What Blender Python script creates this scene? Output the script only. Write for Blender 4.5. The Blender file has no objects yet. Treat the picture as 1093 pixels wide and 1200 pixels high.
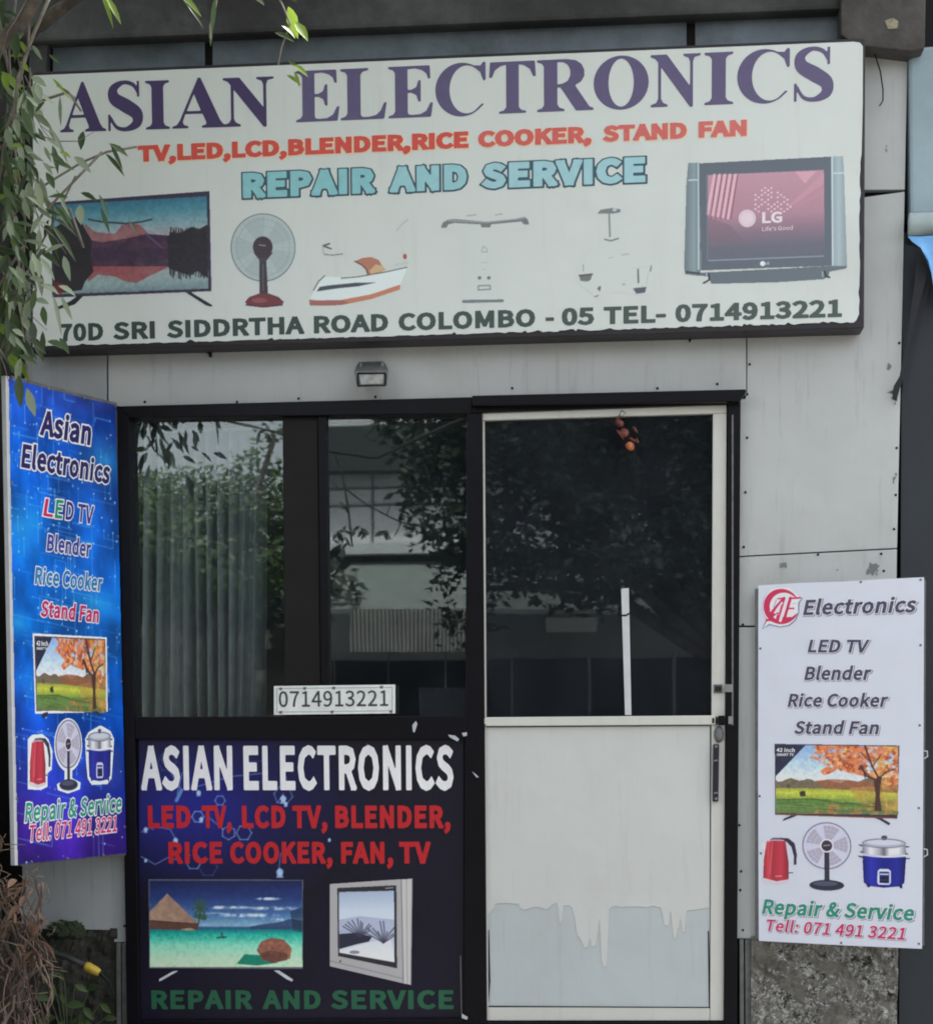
import bpy, bmesh, math, random, json
import numpy as np
from mathutils import Vector, Matrix, noise as mnoise
random.seed(7)
RNG = np.random.default_rng(5)
SC = bpy.context.scene
COL = SC.collection

# ------------------------------------------------------------------ camera
YAW, PITCH, ROLL = math.radians(-5.465), math.radians(-4.355), math.radians(-0.372)
FPX, PPX, PPY = 2000.0, 546.5, 1013.6            # focal length and principal point, in pixels of a 1093 x 1200 frame
CAM = np.array([0.6, -5.6, 1.5])
_f = np.array([math.sin(YAW), math.cos(YAW), 0.0]); _r = np.array([math.cos(YAW), -math.sin(YAW), 0.0]); _u = np.array([0, 0, 1.0])
_f2 = _f*math.cos(PITCH)+_u*math.sin(PITCH); _u2 = _u*math.cos(PITCH)-_f*math.sin(PITCH)
_r3 = _r*math.cos(ROLL)+_u2*math.sin(ROLL); _u3 = _u2*math.cos(ROLL)-_r*math.sin(ROLL)
ROT = np.array([_r3, -_u3, _f2])
cd = bpy.data.cameras.new('camera'); cam = bpy.data.objects.new('camera', cd); COL.objects.link(cam)
cam.matrix_world = Matrix(((_r3[0], _u3[0], -_f2[0], CAM[0]), (_r3[1], _u3[1], -_f2[1], CAM[1]), (_r3[2], _u3[2], -_f2[2], CAM[2]), (0, 0, 0, 1)))
cd.sensor_fit = 'VERTICAL'; cd.sensor_height = 24.0; cd.lens = FPX/1200*24.0
cd.shift_y = (PPY-600)/1200.0; cd.shift_x = 0
cd.clip_end = 500
SC.camera = cam

# ------------------------------------------------------------------ light
SUN = Vector((0.42, 0.42, 1.0)).normalized()
w = bpy.data.worlds.new('World'); SC.world = w; w.use_nodes = True
nt = w.node_tree; bg = nt.nodes['Background']
sky = nt.nodes.new('ShaderNodeTexSky'); sky.sky_type = 'NISHITA'; sky.sun_disc = False
sky.sun_elevation = math.asin(SUN.z); sky.sun_rotation = math.atan2(SUN.x, SUN.y)
sky.air_density = 1.0; sky.dust_density = 3.0; sky.ozone_density = 1.0
hs_ = nt.nodes.new('ShaderNodeHueSaturation'); hs_.inputs['Saturation'].default_value = .24      # thin cloud: a paler sky
nt.links.new(sky.outputs[0], hs_.inputs['Color']); nt.links.new(hs_.outputs[0], bg.inputs[0]); bg.inputs[1].default_value = 0.14
sl = bpy.data.lights.new('sun', 'SUN'); sl.energy = 2.6; sl.angle = math.radians(1.5); sl.color = (1, .95, .88)
so = bpy.data.objects.new('sun', sl); COL.objects.link(so); so.rotation_euler = SUN.to_track_quat('Z', 'Y').to_euler()
so.location = (3, -8, 12)
SC.view_settings.view_transform = 'Standard'; SC.view_settings.look = 'None'
SC.view_settings.exposure = 1.86; SC.view_settings.gamma = 1
SC.cycles.filter_width = 1.9
SC.cycles.max_bounces = 8; SC.cycles.transparent_max_bounces = 12

# ------------------------------------------------------------------ helpers
def ray(px, py):
    return ROT.T @ np.array([(px-PPX)/FPX, (py-PPY)/FPX, 1.0])
def at(px, py, Y):
    d = ray(px, py); t = (Y-CAM[1])/d[1]; return CAM+d*t
class Plane:
    """a flat sheet standing in the place: origin, rightward direction, normal towards the street"""
    def __init__(s, O, u):
        s.O = np.array(O, float); s.u = np.array(u, float); s.u /= np.linalg.norm(s.u)
        s.n = np.array([s.u[1], -s.u[0], 0.0])
    def pt(s, px, py, h=0.0):
        d = ray(px, py); t = ((s.O+s.n*h-CAM) @ s.n)/(d @ s.n); return CAM+d*t
    def loc(s, px, py):
        p = s.pt(px, py)-s.O; return np.array([p @ s.u, p[2]])
    def wp(s, a, b, h=0.0):
        return s.O+s.u*a+np.array([0, 0, b])+s.n*h
    def grid(s, X, Y, h=0.0):
        d = np.stack([(X-PPX)/FPX, (Y-PPY)/FPX, np.ones_like(X)], -1) @ ROT
        t = ((s.O+s.n*h-CAM) @ s.n)/(d @ s.n)
        return CAM+d*t[..., None]
def facade(Y):
    return Plane((0, Y, 0), (1, 0, 0))

def root_of(o):
    L = Vector((0, 0, 0))
    while o is not None: L = L+o.location; o = o.parent
    return L
def tag(o, label=None, cat=None, group=None, kind=None):
    if label: o['label'] = label
    if cat: o['category'] = cat
    if group: o['group'] = group
    if kind: o['kind'] = kind
    return o
def thing(name, loc, label, cat, group=None):
    o = bpy.data.objects.new(name, None); COL.objects.link(o); o.location = Vector(loc); o.empty_display_size = .1
    return tag(o, label, cat, group)
def link(name, me, mat, parent=None, loc=None, smooth=False):
    """mesh data in world coordinates -> ONE object; moved so that its origin is the parent's base (or loc)"""
    o = bpy.data.objects.new(name, me); COL.objects.link(o)
    if mat is not None:
        me.materials.clear()
        for m in (mat if isinstance(mat, (list, tuple)) else [mat]): me.materials.append(m)
    base = root_of(parent) if parent is not None else (Vector(loc) if loc is not None else Vector((0, 0, 0)))
    me.transform(Matrix.Translation(-base))
    if parent is not None: o.parent = parent
    else: o.location = base
    if smooth: me.shade_smooth()
    return o
def obj(name, bm, mat, parent=None, loc=None, bevel=0, smooth=False, seg=2):
    bmesh.ops.remove_doubles(bm, verts=bm.verts, dist=1e-6)
    bmesh.ops.recalc_face_normals(bm, faces=bm.faces)
    if bevel:
        es = [e for e in bm.edges if len(e.link_faces) == 2 and e.calc_face_angle(0) > .5]
        bmesh.ops.bevel(bm, geom=es, offset=bevel, segments=seg, affect='EDGES', profile=.6, clamp_overlap=True)
    me = bpy.data.meshes.new(name); bm.to_mesh(me); bm.free()
    return link(name, me, mat, parent, loc, smooth)
def add_prism(bm, front, back):
    """closed prism between two equal rings of points"""
    a = [bm.verts.new(p) for p in front]; b = [bm.verts.new(p) for p in back]; n = len(a)
    bm.faces.new(a); bm.faces.new(b[::-1])
    for i in range(n): bm.faces.new((a[i], b[i], b[(i+1) % n], a[(i+1) % n]))
def add_box(bm, x0, x1, y0, y1, z0, z1):
    f = [(x0, y0, z0), (x1, y0, z0), (x1, y0, z1), (x0, y0, z1)]
    add_prism(bm, f, [(x, y1, z) for x, y, z in f])
def add_slab(bm, pts, Y, depth):
    """outline seen at depth Y, extruded straight back by depth"""
    f = [at(x, y, Y) for x, y in pts]; add_prism(bm, f, [p+np.array([0, depth, 0]) for p in f])
def slab(name, pts, Y, depth, mat, parent, bevel=.002, loc=None):
    bm = bmesh.new(); add_slab(bm, pts, Y, depth); return obj(name, bm, mat, parent, loc, bevel)
def rect(x0, y0, x1, y1): return [(x0, y0), (x1, y0), (x1, y1), (x0, y1)]
def add_tube(bm, pts, rad, seg=6, cap=True):
    pts = [Vector(p) for p in pts]; n = len(pts)
    if not hasattr(rad, '__len__'): rad = [rad]*n
    rings = []; ref = Vector((.31, .22, .92))
    for i, p in enumerate(pts):
        t = (pts[min(i+1, n-1)]-pts[max(i-1, 0)])
        if t.length < 1e-9: t = Vector((0, 0, 1))
        t.normalize(); a = t.cross(ref)
        if a.length < 1e-3: a = t.cross(Vector((1, 0, 0)))
        a.normalize(); b = t.cross(a)
        rings.append([bm.verts.new(p+(a*math.cos(k*2*math.pi/seg)+b*math.sin(k*2*math.pi/seg))*rad[i]) for k in range(seg)])
    for r, q in zip(rings, rings[1:]):
        for k in range(seg): bm.faces.new((r[k], r[(k+1) % seg], q[(k+1) % seg], q[k]))
    if cap: bm.faces.new(rings[0][::-1]); bm.faces.new(rings[-1])
def add_lathe(bm, prof, M, seg=16):
    rings = [[bm.verts.new(M @ Vector((r*math.cos(k*2*math.pi/seg), r*math.sin(k*2*math.pi/seg), z))) for k in range(seg)] for r, z in prof]
    for r, q in zip(rings, rings[1:]):
        for k in range(seg): bm.faces.new((r[k], r[(k+1) % seg], q[(k+1) % seg], q[k]))
    bm.faces.new(rings[0][::-1]); bm.faces.new(rings[-1])
def flat(name, quads, mat, parent=None, loc=None):
    me = bpy.data.meshes.new(name); v = [tuple(p) for q in quads for p in q]; k = 0; f = []
    for q in quads: f.append(list(range(k, k+len(q)))); k += len(q)
    me.from_pydata(v, [], f); return link(name, me, mat, parent, loc)

def lin(c):
    c = np.asarray(c, float)/255.0
    return np.where(c <= .04045, c/12.92, ((c+.055)/1.055)**2.4)
GAIN = 0.62
def alb(c, g=None): return np.clip(lin(c)/(g or GAIN), .004, .94)

# ------------------------------------------------------------------ materials
MATS = {}
def pmat(name, col, rough=.5, metal=0, spec=.5, noise=0, scale=8, bump=0, bscale=60, col2=None, thresh=(.45, .65), coords='Object'):
    """plain material; noise varies its tone, col2 comes in where a second noise is high, bump roughens it"""
    if name in MATS: return MATS[name]
    m = bpy.data.materials.new(name); m.use_nodes = True; t = m.node_tree; b = t.nodes['Principled BSDF']; L = t.links.new
    b.inputs['Roughness'].default_value = rough; b.inputs['Metallic'].default_value = metal; b.inputs['Specular IOR Level'].default_value = spec
    b.inputs['Base Color'].default_value = (*col, 1)
    tc = t.nodes.new('ShaderNodeTexCoord'); co = tc.outputs[coords]
    last = None
    if noise or col2 is not None:
        n = t.nodes.new('ShaderNodeTexNoise'); n.inputs['Scale'].default_value = scale; n.inputs['Detail'].default_value = 6; n.inputs['Roughness'].default_value = .65; L(co, n.inputs['Vector'])
        mx = t.nodes.new('ShaderNodeMix'); mx.data_type = 'RGBA'; mx.inputs['Factor'].default_value = 0
        r = t.nodes.new('ShaderNodeMapRange'); r.inputs['From Min'].default_value = .3; r.inputs['From Max'].default_value = .7
        L(n.outputs[0], r.inputs[0]); L(r.outputs[0], mx.inputs['Factor'])
        k = 1-noise
        mx.inputs['A'].default_value = (col[0]*k, col[1]*k, col[2]*k, 1); mx.inputs['B'].default_value = (*[min(.95, c*(1+noise*.6)) for c in col], 1)
        last = mx.outputs['Result']
        if col2 is not None:
            n2 = t.nodes.new('ShaderNodeTexNoise'); n2.inputs['Scale'].default_value = scale*.55; n2.inputs['Detail'].default_value = 9; n2.inputs['Roughness'].default_value = .72
            mp = t.nodes.new('ShaderNodeMapping'); mp.inputs['Location'].default_value = (3.1, 7.7, 1.3); L(co, mp.inputs['Vector']); L(mp.outputs[0], n2.inputs['Vector'])
            r2 = t.nodes.new('ShaderNodeMapRange'); r2.inputs['From Min'].default_value = thresh[0]; r2.inputs['From Max'].default_value = thresh[1]; L(n2.outputs[0], r2.inputs[0])
            m2 = t.nodes.new('ShaderNodeMix'); m2.data_type = 'RGBA'; L(r2.outputs[0], m2.inputs['Factor']); L(last, m2.inputs['A']); m2.inputs['B'].default_value = (*col2, 1)
            last = m2.outputs['Result']
        L(last, b.inputs['Base Color'])
    if bump:
        n3 = t.nodes.new('ShaderNodeTexNoise'); n3.inputs['Scale'].default_value = bscale; n3.inputs['Detail'].default_value = 5; L(co, n3.inputs['Vector'])
        bp = t.nodes.new('ShaderNodeBump'); bp.inputs['Strength'].default_value = bump; bp.inputs['Distance'].default_value = .01; L(n3.outputs[0], bp.inputs['Height']); L(bp.outputs[0], b.inputs['Normal'])
    MATS[name] = m; return m
def ink(c, g=None, rough=.5):
    a = tuple(float(v) for v in alb(c, g)); return pmat('ink_%03d_%03d_%03d_%d' % (*c, round((g or GAIN)*100)), a, rough, noise=.08, scale=40)
def mat_print(rough=.45):
    n = 'printed_picture_%d' % round(rough*100)
    if n in MATS: return MATS[n]
    m = bpy.data.materials.new(n); m.use_nodes = True; t = m.node_tree; b = t.nodes['Principled BSDF']
    a = t.nodes.new('ShaderNodeVertexColor'); a.layer_name = 'Col'; t.links.new(a.outputs[0], b.inputs['Base Color']); b.inputs['Roughness'].default_value = rough; b.inputs['Specular IOR Level'].default_value = .35
    tc = t.nodes.new('ShaderNodeTexCoord'); no = t.nodes.new('ShaderNodeTexNoise'); no.inputs['Scale'].default_value = 5; no.inputs['Detail'].default_value = 3; t.links.new(tc.outputs['Object'], no.inputs['Vector'])
    bp = t.nodes.new('ShaderNodeBump'); bp.inputs['Strength'].default_value = .2; bp.inputs['Distance'].default_value = .02; t.links.new(no.outputs[0], bp.inputs['Height']); t.links.new(bp.outputs[0], b.inputs['Normal'])
    MATS[n] = m; return m
def mat_wall(name, col, dirt=(.10, .10, .085), amount=.5, rough=.45):
    """painted cladding: faint blotches, vertical rain streaks, specks"""
    m = bpy.data.materials.new(name); m.use_nodes = True; t = m.node_tree; b = t.nodes['Principled BSDF']; L = t.links.new
    tc = t.nodes.new('ShaderNodeTexCoord')
    def noise(sc, scale, det, lo, hi):
        mp = t.nodes.new('ShaderNodeMapping'); mp.inputs['Scale'].default_value = sc; L(tc.outputs['Object'], mp.inputs['Vector'])
        n = t.nodes.new('ShaderNodeTexNoise'); n.inputs['Scale'].default_value = scale; n.inputs['Detail'].default_value = det; n.inputs['Roughness'].default_value = .7; L(mp.outputs[0], n.inputs['Vector'])
        r = t.nodes.new('ShaderNodeMapRange'); r.inputs['From Min'].default_value = lo; r.inputs['From Max'].default_value = hi; L(n.outputs[0], r.inputs[0]); return r.outputs[0]
    def mix(A, B, f, k):
        mu = t.nodes.new('ShaderNodeMath'); mu.operation = 'MULTIPLY'; mu.inputs[1].default_value = k; L(f, mu.inputs[0])
        x = t.nodes.new('ShaderNodeMix'); x.data_type = 'RGBA'; L(mu.outputs[0], x.inputs['Factor'])
        if isinstance(A, tuple): x.inputs['A'].default_value = (*A, 1)
        else: L(A, x.inputs['A'])
        x.inputs['B'].default_value = (*B, 1); return x.outputs['Result']
    o = mix(tuple(col), tuple(c*.8 for c in col), noise((1, 1, 1), 2.5, 6, .35, .7), .7*amount)
    o = mix(o, dirt, noise((9, 1, .7), 3, 6, .56, .8), .55*amount)
    o = mix(o, dirt, noise((1, 1, 1), 45, 4, .68, .78), .5*amount)
    o = mix(o, (.28, .25, .19), noise((1, 1, 1), 1.3, 7, .55, .75), .35*amount)
    L(o, b.inputs['Base Color']); b.inputs['Roughness'].default_value = rough
    n3 = t.nodes.new('ShaderNodeTexNoise'); n3.inputs['Scale'].default_value = 6; L(tc.outputs['Object'], n3.inputs['Vector'])
    bp = t.nodes.new('ShaderNodeBump'); bp.inputs['Strength'].default_value = .22; bp.inputs['Distance'].default_value = .03; L(n3.outputs[0], bp.inputs['Height']); L(bp.outputs[0], b.inputs['Normal'])
    return m
def mat_glass(name, refl=.13, tint=(.55, .6, .6), veil=.03):
    m = bpy.data.materials.new(name); m.use_nodes = True; t = m.node_tree; t.nodes.remove(t.nodes['Principled BSDF']); L = t.links.new
    tr = t.nodes.new('ShaderNodeBsdfTransparent'); tr.inputs[0].default_value = (*tint, 1)
    gl = t.nodes.new('ShaderNodeBsdfGlossy'); gl.inputs['Roughness'].default_value = .014; gl.inputs['Color'].default_value = (.9, .97, .96, 1)
    tc = t.nodes.new('ShaderNodeTexCoord'); n = t.nodes.new('ShaderNodeTexNoise'); n.inputs['Scale'].default_value = 2.2; L(tc.outputs['Object'], n.inputs['Vector'])
    bp = t.nodes.new('ShaderNodeBump'); bp.inputs['Strength'].default_value = .02; bp.inputs['Distance'].default_value = .01; L(n.outputs[0], bp.inputs['Height']); L(bp.outputs[0], gl.inputs['Normal'])
    mx = t.nodes.new('ShaderNodeMixShader'); mx.inputs[0].default_value = refl; L(tr.outputs[0], mx.inputs[1]); L(gl.outputs[0], mx.inputs[2]); df = t.nodes.new('ShaderNodeBsdfDiffuse'); df.inputs[0].default_value = (.36, .42, .50, 1)      # blue-grey diffuse that lifts the black glass in place of reflected light
    n2 = t.nodes.new('ShaderNodeTexNoise'); n2.inputs['Scale'].default_value = 5; n2.inputs['Detail'].default_value = 6; L(tc.outputs['Object'], n2.inputs['Vector']); r2 = t.nodes.new('ShaderNodeMapRange'); r2.inputs['From Min'].default_value = .3; r2.inputs['From Max'].default_value = .75; r2.inputs['To Min'].default_value = veil*.7; r2.inputs['To Max'].default_value = veil*1.4; L(n2.outputs[0], r2.inputs[0])
    m2 = t.nodes.new('ShaderNodeMixShader'); L(r2.outputs[0], m2.inputs[0]); L(mx.outputs[0], m2.inputs[1]); L(df.outputs[0], m2.inputs[2]); L(m2.outputs[0], t.nodes['Material Output'].inputs[0])
    return m
def mat_leaf(name, col, trans=.35, rough=.35, var=.35):
    m = bpy.data.materials.new(name); m.use_nodes = True; t = m.node_tree; b = t.nodes['Principled BSDF']; L = t.links.new
    g = t.nodes.new('ShaderNodeNewGeometry'); r = t.nodes.new('ShaderNodeMapRange'); r.inputs['To Min'].default_value = 1-var; r.inputs['To Max'].default_value = 1+var; L(g.outputs['Random Per Island'], r.inputs[0])
    h = t.nodes.new('ShaderNodeHueSaturation'); h.inputs['Color'].default_value = (*col, 1); L(r.outputs[0], h.inputs['Value'])
    L(h.outputs[0], b.inputs['Base Color']); b.inputs['Roughness'].default_value = rough
    tl = t.nodes.new('ShaderNodeBsdfTranslucent'); L(h.outputs[0], tl.inputs[0]); mx = t.nodes.new('ShaderNodeMixShader'); mx.inputs[0].default_value = trans
    L(b.outputs[0], mx.inputs[1]); L(tl.outputs[0], mx.inputs[2]); L(mx.outputs[0], t.nodes['Material Output'].inputs[0]); return m

M_WALL = mat_wall('white_cladding', (.52, .54, .53), amount=.8)
M_WALLSHADE = mat_wall('shaded_cladding', (.40, .425, .43), amount=1.1)  # darker cladding for the left panel: the shade there is put into the colour
M_SIGNWHITE = mat_wall('sign_sheet', (.71, .76, .72), dirt=(.3, .3, .27), amount=.28, rough=.32)
M_DOOR = mat_wall('cream_door_film', (.64, .655, .625), dirt=(.3, .26, .18), amount=.45)
M_DOORFRAME = mat_wall('cream_door_metal', (.66, .66, .60), dirt=(.3, .26, .18), amount=.5)
M_DOORBLUE = mat_wall('bare_grey_blue_panel', (.52, .57, .57), dirt=(.2, .22, .2), amount=.6)
M_FRAME = pmat('dark_aluminium', (.0045, .0042, .007), .38, spec=.18, noise=.3, scale=12)
M_POST = pmat('dark_brown_stile', (.008, .007, .007), .5, spec=.25, noise=.3, scale=9)
M_BLACK = pmat('black_gap', (.008, .008, .008), .9)
M_ROOM = pmat('dark_room_paint', (.17, .20, .24), .9, noise=.3, scale=3)
M_CURTAIN = pmat('grey_curtain_cloth', (.44, .47, .47), .9, noise=.2, scale=20)
M_CONC = pmat('stained_concrete', (.10, .10, .10), .9, noise=.4, scale=5, bump=.5, bscale=30, col2=(.04, .04, .04))
M_BEAM = pmat('grimy_beam_paint', (.075, .078, .078), .75, noise=.6, scale=4, col2=(.03, .031, .03), thresh=(.42, .62), bump=.5, bscale=25)
M_MOSS = pmat('mossy_plinth', (.085, .08, .068), .95, noise=.55, scale=7, bump=1.0, bscale=22, col2=(.02, .024, .017), thresh=(.42, .60))
def mat_lichen():
    m = bpy.data.materials.new('lichen_plinth'); m.use_nodes = True; t = m.node_tree; b = t.nodes['Principled BSDF']; L = t.links.new; b.inputs['Roughness'].default_value = .95
    tc = t.nodes.new('ShaderNodeTexCoord')
    def nz(scale, det, lo, hi, dist=0, loc=(0, 0, 0)):
        mp = t.nodes.new('ShaderNodeMapping'); mp.inputs['Location'].default_value = loc; L(tc.outputs['Object'], mp.inputs['Vector'])
        n = t.nodes.new('ShaderNodeTexNoise'); n.inputs['Scale'].default_value = scale; n.inputs['Detail'].default_value = det; n.inputs['Roughness'].default_value = .75; n.inputs['Distortion'].default_value = dist; L(mp.outputs[0], n.inputs['Vector'])
        r = t.nodes.new('ShaderNodeMapRange'); r.inputs['From Min'].default_value = lo; r.inputs['From Max'].default_value = hi; L(n.outputs[0], r.inputs[0]); return r.outputs[0]
    def mul(p, q): x = t.nodes.new('ShaderNodeMath'); x.operation = 'MULTIPLY'; L(p, x.inputs[0]); L(q, x.inputs[1]); return x.outputs[0]
    def mix(A, B, f):
        x = t.nodes.new('ShaderNodeMix'); x.data_type = 'RGBA'; L(f, x.inputs['Factor'])
        for k, v in (('A', A), ('B', B)):
            if isinstance(v, tuple): x.inputs[k].default_value = (*v, 1)
            else: L(v, x.inputs[k])
        return x.outputs['Result']
    patch = nz(3.2, 5, .47, .53, .8)
    o = mix((.115, .105, .088), (.19, .18, .155), nz(16, 9, .35, .68)); o = mix(o, (.055, .055, .045), mul(nz(9, 8, .5, .66, .4, (4, 2, 1)), nz(70, 6, .3, .6)))
    fl = nz(40, 6, .51, .55, 1.0, (1, 5, 2)); o = mix(o, (.33, .33, .31), mul(fl, patch)); o = mix(o, (.52, .53, .52), mul(nz(70, 5, .57, .61, .8, (7, 1, 3)), patch)); o = mix(o, (.02, .021, .018), mul(nz(44, 6, .53, .58, 1.0, (2, 9, 4)), patch)); o = mix(o, (.06, .075, .035), nz(6, 8, .6, .72, .5, (9, 9, 1)))
    L(o, b.inputs['Base Color'])
    n3 = t.nodes.new('ShaderNodeTexNoise'); n3.inputs['Scale'].default_value = 55; n3.inputs['Detail'].default_value = 8; L(tc.outputs['Object'], n3.inputs['Vector']); bp = t.nodes.new('ShaderNodeBump'); bp.inputs['Strength'].default_value = 1; bp.inputs['Distance'].default_value = .012; L(n3.outputs[0], bp.inputs['Height']); L(bp.outputs[0], b.inputs['Normal'])
    return m
M_LICHEN = mat_lichen()
M_BARK = pmat('grey_bark', (.17, .145, .12), .95, noise=.5, scale=14, bump=1.0, bscale=40, col2=(.05, .04, .035))
M_ROOT = pmat('brown_root', (.10, .068, .052), .9, noise=.5, scale=30)
M_ROOTDARK = pmat('dark_root_mass', (.030, .021, .017), .95, noise=.5, scale=18, bump=1, bscale=40)
M_STEM = pmat('pale_vine_stem', (.20, .18, .15), .8, noise=.4, scale=30)
M_LEAF = mat_leaf('glossy_green_leaf', (.06, .10, .035), .4, .28, .5)
M_LEAFP = mat_leaf('sky_sheen_leaf', (.30, .37, .24), .3, .3, .3)  # sky sheen on glossy leaves, put into a pale base colour
M_LEAFB = mat_leaf('backlit_yellow_green_leaf', (.24, .36, .05), .5, .4, .25)  # yellow-green leaf, its base colour raised for light coming through from behind
M_METAL = pmat('grey_metal', (.35, .36, .36), .35, .9, noise=.25, scale=30)
M_DULL = pmat('dull_grey_metal', (.16, .165, .165), .5, .3, noise=.3, scale=30)
M_WHITEP = pmat('white_plastic', (.62, .64, .65), .4, noise=.1, scale=20)
M_GLASS = mat_glass('window_glass', .09, (.74, .78, .78), .014)
M_DGLASS = mat_glass('door_glass', .045, (.4, .45, .45))
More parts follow.
